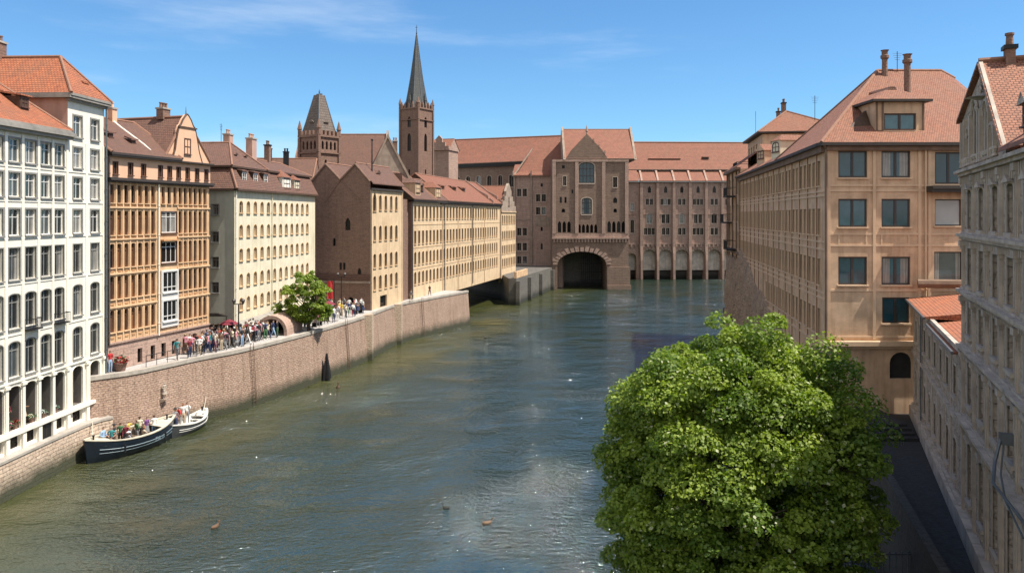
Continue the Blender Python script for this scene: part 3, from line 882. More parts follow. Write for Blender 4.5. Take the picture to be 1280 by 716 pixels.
def river_warehouse():
    B = Bld('river_warehouse', 'long sand coloured warehouse, four window rows, far half built out over the water', (-15.1, 104.75), (-2.4, 152.7), 4.6, 'warehouse')
    L = B.L; r = B.root; H = 14.45; D = 11
    u0 = 4.6; n = 29
    us = [u0 + k * 1.52 for k in range(n) if u0 + k * 1.52 < L - .6]
    ops = []
    for k, (z, h) in enumerate(((12.9, 1.95), (9.3, 1.9), (6.3, 1.85), (3.45, 1.8))):
        ops += [op(u, z - h / 2, .72, h, 'sand', 'round' if k > 1 else None, .22 if k > 1 else 0) for u in us]
    mb = MB()
    facade(mb, (3.35, 0), X1, L - 3.35, 0, H, [dict(o, u=o['u'] - 3.35) for o in ops], 0)
    facade(mb, (.3, .5), X1, 3.05, 0, H + .3, [], 1)
    mb.prism([(3.35, 0), (3.35, .5), (3.34, .5), (3.34, 0)], 0, H, 1)
    facade(mb, (L, 0), (0, 1), D, 0, H, [], 1); facade(mb, (L, D), (-1, 0), L, 0, H, [], 1); facade(mb, (.3, D), SIDE_L, D - .5, 0, H, [], 1)
    mb.poly([(3.35, 0, 0), (3.35, D, 0), (L, D, 0), (L, 0, 0)], 1)
    mb.build('wall', ['sand', 'brick'], r)
    wins(B, (0, 0), X1, ops, 98)
    mb = MB()
    strips(mb, (0, 0), X1, [3.5, 16.0, 23.6, 31.1, 38.8, L - .15], 0, H - .1, .3, .1, 0)
    for z in (4.75, 7.8, 11.1): band(mb, (0, 0), X1, 3.35, L, z, z + .1, .05, 0)
    band(mb, (0, 0), X1, 3.35, L, H - .32, H - .2, .1, 0)
    mb.build('pilasters', ['sand_trim'], r)
    mb = MB()
    band(mb, (0, 0), X1, 3.2, L + .1, H, H + .22, .4, 0)
    k = 15.0
    while k < L:
        mb.box(k, k + .3, -.33, 0, H - .2, H, 0); k += .75
    mb.build('cornice', ['darkline'], r)
    mb = MB()
    roof_solid(mb, 3.0, 12.5, -.5, D, H + .42, (3.0, 4.6), (12.5, 4.6), 18.9, ends=(1, 1))
    roof_solid(mb, 12.3, 17.5, -.45, D, H + .42, (12.3, 4.0), (17.5, 4.0), 18.2, ends=(1, 1))
    rf = mb.build('roof', ['tile_brown', 'brown_wood', 'ridge'], r)
    mb = MB()
    roof_solid(mb, 17.4, L + .1, -.5, D, H + .42, (17.4, 5.2), (L + .1, 5.2), (19.3, 19.1), ends=(1, 1))
    rf2 = mb.build('roof', ['tile_red', 'brown_wood', 'ridge'], r)
    D_ = dormer(rf, 6.2, .2, 15.6, 1.9, 1.6, 3.4, 'dorm2', 'tile_brown', 'sand_trim', kind='hip')
    dormer(rf, 14.4, .1, 15.1, 2.4, 1.7, 3.6, 'dorm2', 'tile_red', 'sand_trim', kind='hip')
    dormer(rf, 9.4, .8, 16.1, .9, .9, 1.6, 'dorm2', 'tile_brown', 'brown_wood', arch='round')
    for u in (22, 28, 33): dormer(rf2, u, 2.0, 17.0, .9, .35, 1.2, 'roofwin', 'tile_red', 'brown_wood', kind='shed')
    # stone parapet gables rising through the far end of the roof
    for u in (43.0, L - .2):
        mb = MB()
        mb.extrude([(u, -.55, H + .2), (u, -.55, H + .9), (u, .0, H + 1.3), (u, .5, H + 1.3), (u, .5, H + 1.9), (u, 1.2, H + 2.3), (u, 2.4, H + 2.9), (u, 5.2, H + 5.0), (u, 5.2, H + 4.6), (u, 0, H + .3)], (.22, 0, 0))
        mb.build('parapet', ['brick3'], r)
    for u in (3.3, 16.6, 31.2, L): gutterpipe(r, u, -.18, .5, H, .08)
    return B

def end_house():
    B = Bld('stepped_gable_house', 'narrow sand coloured house with a stepped gable ending the warehouse row over the water', (-2.4, 152.8), (.55, 164.2), 4.3, 'house')
    L = B.L; r = B.root; H = 13.6; D = 10
    us = [.9 + 1.43 * k for k in range(8)]
    ops = []
    for z, h in ((12.0, 1.8), (8.8, 1.8), (5.9, 1.8), (3.2, 1.8)):
        ops += [op(u, z - h / 2, .74, h, 'sand', 'round', .25) for u in us]
    mb = MB()
    facade(mb, (0, -.25), X1, L, .1, H, ops, 0)
    facade(mb, (0, D), SIDE_L, D + .25, .1, H, [], 1); facade(mb, (L, -.25), (0, 1), D + .25, .1, H, [], 1); facade(mb, (L, D), (-1, 0), L, .1, H, [], 1)
    mb.poly([(0, -.25, .1), (0, D, .1), (L, D, .1), (L, -.25, .1)], 1)
    mb.build('wall', ['sand', 'brick'], r)
    wins(B, (0, -.25), X1, ops)
    mb = MB()
    st = [(0, 0), (0, 1.2), (1.2, 1.2), (1.2, 2.2), (2.4, 2.2), (2.4, 3.2), (3.6, 3.2), (3.6, 4.2), (5.0, 5.4), (5.85, 5.9), (6.7, 5.4), (8.1, 4.2), (8.1, 3.2), (9.3, 3.2), (9.3, 2.2), (10.5, 2.2), (10.5, 1.2), (L, 1.2), (L, 0)]
    mb.extrude([(x, -.3, H + z) for x, z in st[::-1]], (0, .5, 0))
    g = mb.build('gable', ['palestone'], r)
    put_win(g, 5.85, -.3, H + 1.2, 0, op(0, 0, 1.0, 1.8, 'dorm2', 'round', .3), merged=True)
    mb = MB(); roof_solid(mb, -.1, L + .1, .2, D + 4, H + .1, (5.85, .2), (5.85, D + 4), H + 5.4, 'y', ends=(1, 1))
    mb.build('roof', ['tile_red', 'palestone', 'ridge'], r)
    mb = MB(); band(mb, (0, -.25), X1, -.05, L + .05, H - .15, H + .02, .2, 0)
    mb.extrude([(2.5, -.25, .1), (4.0, -.25, -1.4), (6.5, -.25, .1)], (0, 1.5, 0), 0)
    mb.build('cornice', ['sand_trim'], r)
    return B

def slate_tower(name, label, cx, cy, w, zb, zt, ztop, ang, kind):
    B = Bld(name, label, (cx, cy), (cx + math.cos(ang), cy + math.sin(ang)), zb, 'tower')
    r = B.root; h = zt - zb; hw = w / 2
    sides = [((-hw, -hw), (1, 0)), ((hw, -hw), (0, 1)), ((hw, hw), (-1, 0)), ((-hw, hw), (0, -1))]
    mb = MB(); allops = []
    for O, d in sides:
        if kind == 'spire':
            ops = [op(w * .5, h - 4.2, .95, 2.4, 'slot', 'pointed', .7, depth=.5), op(w * .5, h - 9.5, 1.0, 4.0, 'slot', 'pointed', .8, depth=.4), op(w * .5, h - 15, .5, 1.4, 'slot')]
        else:
            ops = [op(w * (.2 + .2 * k), h - 2.0, .42, 1.3, 'slot', 'pointed', .3, depth=.35) for k in range(4)] + [op(w * .35, h - 4.6, .5, 1.1, 'slot', 'pointed', .3), op(w * .62, h - 7.5, .5, 1.1, 'slot')]
        facade(mb, O, d, w, 0, h, ops, 0); allops.append((O, d, ops))
    mb.poly([(-hw, -hw, h), (hw, -hw, h), (hw, hw, h), (-hw, hw, h)], 0)
    mb.build('wall', ['brick'], r)
    for O, d, ops in allops: wins(B, O, d, ops)
    mb = MB()
    e = .22
    for z in ((h - .15, h + .15), (h - 2.6, h - 2.42)):
        mb.prism([(-hw - e, -hw - e), (hw + e, -hw - e), (hw + e, hw + e), (-hw - e, hw + e)], z[0], z[1])
    for sx, sy in ((-1, -1), (1, -1), (1, 1), (-1, 1)):
        mb.box(sx * hw - .22, sx * hw + .22, sy * hw - .22, sy * hw + .22, 0, h - .2)
        x, y = sx * hw, sy * hw
        mb.lathe((x, y, h + .15), [(.3, 0), (.3, .9), (.38, .95), (.38, 1.05), (.04, 2.3)], 6)
    n = 5
    for O, d in sides:     # battlements
        for k in range(n):
            u = (k + .5) * w / n
            x = O[0] + d[0] * u; y = O[1] + d[1] * u
            mb.box(x - .22, x + .22, y - .22, y + .22, h + .15, h + .85)
            if kind == 'spire': mb.add([(x - .22, y - .22, h + .85), (x + .22, y - .22, h + .85), (x + .22, y + .22, h + .85), (x - .22, y + .22, h + .85), (x, y, h + 1.7)], [(0, 1, 4), (1, 2, 4), (2, 3, 4), (3, 0, 4)])
    mb.build('battlement', ['brick'], r)
    mb = MB()
    ht = ztop - zb
    if kind == 'spire':
        k = hw * .96
        prof = [(k * 1.12, h + .2), (k * .86, h + 3.4), (k * .6, h + 7), (k * .34, h + 11.5), (.12, ht - 1.6)]
        vs = []; fs = []
        for rr, z in prof:
            for j in range(8):
                t = math.pi * (j + .5) / 4; vs.append((rr * math.cos(t), rr * math.sin(t), z))
        for i in range(len(prof) - 1):
            for j in range(8):
                a = i * 8 + j; b = i * 8 + (j + 1) % 8; fs.append((a, b, b + 8, a + 8))
        mb.add(vs, fs, 0)
        for j in range(8):
            mb.path([vs[i * 8 + j] for i in range(len(prof))], [.09, .08, .07, .06, .05], 5, 1)
        for j in range(4):   # small lucarnes
            t = math.pi * j / 2
            x, y = math.cos(t) * k * .95, math.sin(t) * k * .95
            mb.lathe((x, y, h + .3), [(.42, 0), (.42, 1.5), (.5, 1.55), (.03, 3.2)], 4, 0)
        rf = mb.build('spire', ['slate', 'lead'], r)
        m2 = MB(); m2.tube((0, 0, ht - 1.7), (0, 0, ht + .6), .09, .03, 6); m2.lathe((0, 0, ht - 1.3), [(.02, -.2), (.2, 0), (.02, .2)], 8)
        m2.box(-.3, .3, -.03, .03, ht, ht + .08); m2.build('finial', ['iron'], rf)
    else:
        a, b = hw * .92, hw * .26
        vs = []
        for rr, z in ((a, h + .1), (a * .78, h + 1.9), (b, ht)):
            vs += [(-rr, -rr, z), (rr, -rr, z), (rr, rr, z), (-rr, rr, z)]
        fs = []
        for i in (0, 4):
            for j in range(4):
                fs.append((i + j, i + (j + 1) % 4, i + 4 + (j + 1) % 4, i + 4 + j))
        fs.append((8, 9, 10, 11))
        mb.add(vs, fs, 0)
        for j in range(4): mb.path([vs[j], vs[j + 4], vs[j + 8]], [.1, .09, .07], 5, 1)
        mb.tube((-b, 0, ht + .1), (b, 0, ht + .1), .16, n=6, mat=1)
        rf = mb.build('roof', ['slate_brown', 'lead'], r)
        m2 = MB(); m2.lathe((0, 0, ht), [(.12, 0), (.06, .3), (.14, .45), (.02, .9)], 6); m2.build('finial', ['lead'], rf)
        for O, d in sides[:2]:
            cx_ = O[0] + d[0] * w / 2 ; cy_ = O[1] + d[1] * w / 2
            k2 = .72
            dormer(rf, cx_ * k2, cy_ * k2, h + 1.3, .7, .9, .9, 'dorm2', 'slate_brown', 'slate_brown', math.atan2(d[1], d[0]))
    return B

def simple_house(name, label, A, Bp, zb, H, D, ridge, wall, tile, gable=True, cat='building', extra=None):
    B = Bld(name, label, A, Bp, zb, cat)
    L = B.L; r = B.root
    mb = MB()
    ops = extra or []
    facade(mb, (0, 0), X1, L, 0, H, ops); facade(mb, (L, 0), (0, 1), D, 0, H); facade(mb, (L, D), (-1, 0), L, 0, H); facade(mb, (0, D), SIDE_L, D, 0, H)
    mb.build('wall', [wall], r)
    if ops: wins(B, (0, 0), X1, ops)
    mb = MB()
    i = 0 if gable else D / 2
    roof_solid(mb, -.25, L + .25, -.4, D + .4, H + .2, (-.25 + i, D / 2), (L + .25 - i, D / 2), ridge, ends=(1, 1) if gable else (0, 0))
    rf = mb.build('roof', [tile, wall, 'ridge'], r)
    return B, rf

def left_background():
    slate_tower('square_tower', 'square brown brick tower with a steep truncated brown slate roof', -29.4, 116, 4.1, 5.2, 29.0, 35.4, -R(33), 'pyramid')
    slate_tower('church_tower', 'church tower with a tall dark needle spire, highest thing in the town', -21.6, 172, 5.2, 5.2, 41.0, 59.6, -R(32), 'spire')
    B, rf = simple_house('hall', 'long hall with a plain brown roof between the square tower and the spire', (-37, 128), (-22.3, 128), 5.2, 17.5, 12, 26.2, 'brick', 'tile_brown', cat='hall')
    mb = MB()
    mb.extrude([(14.9, -.6, 17.2), (14.9, 6, 26.9), (14.9, 12.6, 17.2)], (.35, 0, 0)); mb.build('parapet', ['palestone'], B.root)
    mb = MB(); mb.tube((5.5, 1.5, 19), (5.5, 1.5, 25.8), .12, .08, 6); mb.build('flue', ['coping'], rf)
    B, rf = simple_house('back_house', 'brown roofed house standing back between the cream house and the square tower', (-40, 106), (-28.5, 107), 5.2, 15.5, 9, 20.2, 'brick', 'tile_brown', cat='house')
    chimney(rf, 5.2, 3.2, 19.0, 21.4, .8, .6, ('iron', 'iron'), 2); chimney(rf, 7.8, 2.5, 18.6, 20.9, .7, .6, ('iron', 'iron'), 2)
    B = Bld('steep_house', 'steep gabled house rising behind the river warehouses', (-22.3, 114), (-14.8, 115.8), 5.2, 'house'); L = B.L
    mb = MB(); so = [op(3.0 + 1.6 * k, 16.2, .7, 1.3, 'dorm2') for k in range(2)]
    facade(mb, (0, 0), X1, L, 0, 15.5, []); facade(mb, (L, 0), (0, 1), 12, 0, 15.5); facade(mb, (L, 12), (-1, 0), L, 0, 15.5); facade(mb, (0, 12), SIDE_L, 12, 0, 15.5)
    mb.build('wall', ['palestone'], B.root)
    mb = MB(); roof_solid(mb, -.3, L + .3, -.1, 12, 15.6, (3.6, -.1), (3.6, 12), 23.6, 'y', ends=(1, 1)); rf = mb.build('roof', ['tile_brown', 'palestone', 'ridge'], B.root)
    mb = MB(); mb.extrude([(-.5, -.3, 15.4), (3.6, -.3, 24.2), (L + .5, -.3, 15.4), (L + .1, -.3, 15.4), (3.6, -.3, 23.6), (-.1, -.3, 15.4)][::-1], (0, .35, 0)); mb.build('parapet', ['palestone'], B.root)
    for k in range(2): put_win(B.root, 2.9 + 1.5 * k, -.12, 16.4, 0, op(0, 0, .7, 1.3, 'dorm2'), merged=True)
    chimney(rf, 5.0, 3.5, 21.0, 23.4, .7, .6)
    B, rf = simple_house('choir_house', 'small stone gabled choir beside the foot of the spire', (-19.6, 184), (-15.2, 182.6), 5.2, 27.6, 6, 30.6, 'brick3', 'tile_red', cat='chapel')
    mb = MB(); st = [(-.2, 0), (-.2, 1), (.7, 1), (.7, 1.9), (1.5, 1.9), (1.5, 2.8), (2.3, 3.6), (3.1, 2.8), (3.1, 1.9), (3.9, 1.9), (3.9, 1), (4.8, 1), (4.8, 0)]
    mb.extrude([(x, -.5, 27.6 + z) for x, z in st[::-1]], (0, .6, 0))
    mb.build('gable', ['brick3'], B.root)
# ------------------------------------------------------------------ far end
def gatehouse():
    B = Bld('gatehouse', 'brown brick gatehouse with a pointed gable and a wide low arch over the water', (9.3, 176.0), (27.0, 176.0), 0.0, 'gatehouse')
    L = B.L; r = B.root; H = 30.0; D = 14
    ops = [op(6.9, -.6, 11.4, 9.4, 'slot', 'round', 3.1, depth=9.0, win=False)]
    ops += [op(8.0, 24.6, 3.6, 4.8, 'gothic', 'round', .9), op(8.0, 17.4, 2.4, 3.8, 'gothic', 'round', .6)]
    ops += [op(u, 13.2, .8, 2.6, 'slot', 'pointed', .6, depth=.6) for u in (1.7, 2.8, 3.9)]
    ops += [op(6.3 + .95 * k, 13.1, .7, 2.0, 'slot', 'pointed', .5, depth=.6) for k in range(5)]
    ops += [op(u, 13.2, .8, 2.6, 'slot', 'pointed', .6, depth=.6) for u in (13.2, 14.3, 15.4, 16.5)]
    ops += [op(u, 20.0, .5, 1.4, 'slot') for u in (2.0, 3.1)] + [op(2.6, 17.8, .8, .9, 'slot', 'round', .4), op(2.9, 24.0, .8, 2.2, 'stone')]
    ops += [op(14.6, 23.6, 1.0, 2.4, 'stone'), op(14.6, 20.0, .9, 1.3, 'slot', 'pointed', .4), op(14.6, 17.8, .8, .9, 'slot', 'round', .4)]
    ops += [op(2.6, 28.0, .7, .7, 'slot'), op(4.7, 22.2, .4, .9, 'slot')]
    mb = MB()
    facade(mb, (0, 0), X1, L, -1, H, ops, 0, depth=.3)
    facade(mb, (L, 0), (0, 1), D, -1, H, [], 0); facade(mb, (0, D), SIDE_L, D, -1, H, [], 0); facade(mb, (L, D), (-1, 0), L, -1, H, [], 0)
    mb.poly([(1.4, 8.95, -1), (12.5, 8.95, -1), (12.5, 8.95, 9.2), (1.4, 8.95, 9.2)], 1)
    mb.poly([(.0, 0, H), (L, 0, H), (L, D, H), (0, D, H)], 0)
    mb.extrude([(3.0, -.25, H), (13.0, -.25, H), (11.6, -.25, H + 2.2), (8.0, -.25, H + 6.0), (4.4, -.25, H + 2.2)], (0, .7, 0), 0)
    mb.build('wall', ['brick2', 'greystone'], r)
    wins(B, (0, 0), X1, ops)
    mb = MB()
    # frieze of little arches, string courses, voussoirs
    for k in range(24): mb.box(.3 + k * .72, .65 + k * .72, -.35, 0, 10.9, 11.7)
    band(mb, (0, 0), X1, -.1, L + .1, 11.7, 12.05, .5); band(mb, (0, 0), X1, 0, L, 12.05, 12.9, .12); band(mb, (0, 0), X1, 0, L, H - .5, H, .3)
    for u in (.45, 5.7, 11.9, L - .45): band(mb, (0, 0), X1, u - .4, u + .4, 12.9, H - .5, .28)
    n = 17
    for k in range(n):
        t0 = math.pi * (k + .12) / n; t1 = math.pi * (k + .88) / n
        pr = 1.35 if k % 2 else 1.0
        a = [(6.9 + (5.7 + e) * math.cos(t), -.28, 5.7 + (3.1 + e) * math.sin(t)) for t, e in ((t0, 0), (t0, pr), (t1, pr), (t1, 0))]
        mb.extrude(a[::-1], (0, .28, 0))
    for k in range(9):
        a = (3.0 + .0, H); 
    for sx in (1,):
        for k in range(3):
            x = 8.0 + sx * (1.6 + k * 1.3); z = H + 6.0 - (1.6 + k * 1.3) * 1.06
            mb.box(x - .16, x + .16, -.3, .4, z - .1, z + .6)
    mb.lathe((8.0, 0, H + 5.8), [(.25, 0), (.2, .6), (.35, .8), (.05, 2.2)], 6)
    mb.build('stonework', ['brick3'], r)
    mb = MB()
    mb.box(1.3, 12.5, -.0, .0, 0, 0) if False else None
    mb.box(12.7, L + .5, -.8, 0, -1, 1.0); mb.box(12.7, L + .3, -.45, 0, 1.0, 5.2)
    mb.build('pier', ['brick2'], r)
    mb = MB()
    for k in range(9): mb.box(7.4 + k * .5, 7.55 + k * .5, 7.6, 7.75, -1, 8.2)
    for z in (1.5, 3.5, 5.5): mb.box(7.2, 12.4, 7.55, 7.8, z, z + .15)
    mb.build('portcullis', ['iron'], r)
    mb = MB()
    roof_solid(mb, 2.9, L + 1.6, -.3, D + 3, H + .3, (2.9, 7.5), (L + 1.6, 7.5), 37.9, ends=(1, 1))
    rf = mb.build('roof', ['tile_far', 'brick2', 'ridge'], r)
    mb = MB(); mb.extrude([(3.0, 0, H), (8.0, 0, H + 5.4), (13.0, 0, H)][::-1], (0, 7, 0)); mb.build('cross_roof', ['tile_far'], r)
    for xx in (2.6, L + 1.3):
        mb = MB(); mb.extrude([(xx, -.6, H), (xx, 7.5, 38.5), (xx, D + 3.2, H)], (.5, 0, 0)); mb.build('parapet', ['palestone'], r)
    return B

def left_wing():
    B = Bld('pinkstone_wing', 'narrow brown stone wing joining the long nave and the gatehouse', (.4, 183.0), (12.0, 181.1), 0, 'building')
    L = B.L; r = B.root; H = 26.6; D = 10
    ops = []
    for z, st in ((22.6, 'stone'), (13.2, 'stone'), (9.6, 'stone'), (6.4, 'stone')):
        ops += [op(u, z - .95, 1.0, 1.9, st) for u in (1.3, 2.7)]
    for z in (21.3, 18.2): ops += [op(u, z - .9, 1.0, 1.8, 'stone') for u in (5.9, 7.3)]
    ops += [op(6.8, 24.0, .5, .8, 'slot'), op(6.8, 13.4, .5, 1.0, 'slot', 'round', .25), op(6.8, 9.0, .5, 1.6, 'slot', 'pointed', .4)]
    mb = MB()
    facade(mb, (0, 0), X1, L, -1, H, ops); facade(mb, (0, D), SIDE_L, D, -1, H); facade(mb, (L, 0), (0, 1), D, -1, H); facade(mb, (L, D), (-1, 0), L, -1, H)
    mb.build('wall', ['brick3'], r); wins(B, (0, 0), X1, ops)
    mb = MB()
    strips(mb, (0, 0), X1, [.2, 4.3, 9.0], 0, H - .2, .45, .3)
    band(mb, (0, 0), X1, 0, L, H - .2, H, .35)
    for z in (16.0, 8.0, 11.4): band(mb, (0, 0), X1, 0.42, 4.1, z, z + .25, .12)
    mb.box(5.2, 8.7, -.08, 0, 14.5, 16.8)
    mb.build('stonework', ['palestone'], r)
    mb = MB()
    v = [(-.3, -.5, H), (L + .2, -.5, H), (L + .2, 3.8, H + 3.6), (-.3, 3.8, H + 2.8)]
    mb.extrude(v, (0, 0, .2), 0)
    for u in (-.2, 4.3, L): mb.box(u - .15, u + .2, -.6, 0, H - .1, H + 1.2, 1)
    mb.extrude([(-.2, -.5, H), (4.0, 3, H + 6.8), (4.3, 3, H + 6.8), (.3, -.5, H)], (0, .3, 0), 1)
    mb.extrude([(-.2, .0, H + .2), (6.5, 6.5, H + 9.5), (L + 3.0, 6.5, H + 9.5), (L + .2, 0, H + .4)], (0, 0, -.2), 0)
    mb.build('roof', ['tile_far', 'palestone'], r)
    return B

def nave():
    B = Bld('nave', 'very long red roofed nave behind the river warehouses', (-26, 213), (13.4, 189), 0, 'church')
    L = B.L; r = B.root; H = 30.6; D = 15
    ops = [op(3 + 3.4 * k, 24.5, 1.4, 3.2, 'stone', 'round', .7) for k in range(12)]
    mb = MB()
    facade(mb, (0, 0), X1, L, 0, H, ops); facade(mb, (L, 0), (0, 1), D, 0, H); facade(mb, (L, D), (-1, 0), L, 0, H); facade(mb, (0, D), SIDE_L, D, 0, H)
    mb.build('wall', ['brick2'], r); wins(B, (0, 0), X1, ops)
    mb = MB()
    roof_solid(mb, -.4, L + .3, -.8, D, H + .5, (-.4 + 2.5, 6.6), (L + .3, 6.6), (38.6, 37.7), ends=(0, 1), cr=.2)
    mb.build('roof', ['tile_far', 'brick2', 'ridge'], r)
    mb = MB(); band(mb, (0, 0), X1, 0, L, H - .6, H + .3, .75); mb.build('cornice', ['iron'], r)
    mb = MB(); mb.extrude([(-.5, -1, H), (2.2, 6.6, 38.8), (2.7, 6.6, 38.8), (0, -1, H)], (0, .0, .35)); 
    mb.build('parapet', ['palestone'], r)

def right_wing():
    B = Bld('arcaded_wing', 'broad pinkish stone wing with buttresses standing on a row of arches in the water', (29.3, 204.0), (70.0, 204.0), 0, 'building')
    L = B.L; r = B.root; H = 26.2; D = 14
    bays = [7.6 + 4.35 * k for k in range(8)]
    ops = []
    for i, u in enumerate(bays):
        ops += [op(u, 23.2, .85, 1.8, 'slot', 'pointed', .7, depth=.5)]
        ops += [op(u + e, 19.9, .85, 1.7, 'stone') for e in ((-.95, 0, .95) if i % 2 else (-.55, .55))]
        if i % 2: ops += [op(u + e, 15.0, .95, 2.6, 'stone') for e in (-.6, .6)]
        else: ops += [op(u, 15.0, 1.5, 2.8, 'stone', 'round', .6)]
        ops += [op(u + e, 11.9, .9, 1.9, 'stone') for e in ((-.55, .55) if i % 3 else (-1.0, 0, 1.0))]
        ops += [op(u, -.6, 3.7, 8.6, 'slot', 'round', 1.85, depth=3.0, win=False)]
    for e in (1.2, 3.0):
        ops += [op(e, 18.4, .95, 2.0, 'stone'), op(e, 12.4, .95, 3.6, 'stone', 'round', .4)]
    ops += [op(2.8, -.6, 2.6, 7.6, 'slot', 'round', 1.3, depth=3, win=False)]
    mb = MB()
    facade(mb, (0, 0), X1, L, -1, H, ops, 0, 0); facade(mb, (L, 0), (0, 1), D, -1, H); facade(mb, (L, D), (-1, 0), L, -1, H); facade(mb, (0, D), SIDE_L, D, -1, H)
    mb.build('wall', ['brick3', 'palestone'], r); wins(B, (0, 0), X1, ops, 98)
    mb = MB()
    for u in bays + [2.8]:
        mb.box(u - 1.9, u + 1.9, 2.95, 3.2, -1, 2.4, 0)
        mb.box(u - 1.9, u + 1.9, 1.6, 3.2, 2.4, 8.2, 1)
    mb.build('arcade_back', ['greystone', 'palearch'], r)
    mb = MB()
    bt = [5.4 + 4.35 * k for k in range(9)] + [.2]
    for u in bt:
        mb.box(u - .38, u + .38, -.6, 0, 8.8, H - .3, 0)
        mb.box(u - .3, u + .3, -1.0, 0, -1, 5.2, 0); mb.extrude([(u - .3, -1.0, 5.2), (u + .3, -1.0, 5.2), (u + .38, -.6, 8.8), (u - .38, -.6, 8.8)], (0, .6, 0), 0)
    band(mb, (0, 0), X1, 0, L, 9.4, 9.7, .3, 0); band(mb, (0, 0), X1, 0, L, 17.4, 17.6, .12, 0)
    for k in range(int(L / 1.1)): mb.box(.3 + k * 1.1, .75 + k * 1.1, -.3, 0, 8.7, 9.4, 0)
    n = 9
    for u in bays:
        for k in range(n):
            t0 = math.pi * (k + .1) / n; t1 = math.pi * (k + .9) / n
            a = [(u + (1.85 + e) * math.cos(t), -.14, 6.15 + (1.85 + e) * math.sin(t)) for t, e in ((t0, 0), (t0, .5), (t1, .5), (t1, 0))]
            mb.extrude(a[::-1], (0, .14, 0), 1)
    mb.build('buttresses', ['brick3', 'palestone'], r)
    mb = MB()
    v = [(4.6, -.8, H), (L + .3, -.8, H), (L + .3, 2.6, H + 2.7), (4.6, 2.6, H + 2.7)]
    mb.extrude(v, (0, 0, .25), 0)
    v = [(-.6, -.8, H), (4.5, -.8, H), (4.5, 3.4, H + 4.1), (.4, 3.4, H + 4.1)]
    mb.extrude(v, (0, 0, .25), 0)
    for u in bt[:-1]: mb.extrude([(u - .25, -.9, H - .1), (u + .25, -.9, H - .1), (u + .25, 2.5, H + 3.0), (u - .25, 2.5, H + 3.0)], (0, 0, .42), 1)
    roof_solid(mb, -.4, L + .3, 2.2, 14.8, H + 3.5, (-.4, 8.0), (L + .3, 8.0), (37.6, 37.4), ends=(1, 1), cr=.2)
    mb.m = [x for x in mb.m]
    rf = mb.build('roof', ['tile_far', 'brick3', 'ridge'], r)
    dormer(rf, 12.5, 4.2, 32.0, 8.6, .65, 2.6, 'roofwin', 'tile_far', 'brown_wood', kind='shed')
    dormer(rf, 23.8, 4.2, 32.6, 1.6, .5, 1.6, 'roofwin', 'tile_far', 'brown_wood', kind='shed')
    mb = MB(); mb.extrude([(-.5, -.9, H), (-.5, 3, H + 4.4), (-.5, 8, 38.6), (-.5, 15, H + 3)], (.45, 0, 0)); mb.build('parapet', ['palestone'], r)
    return B

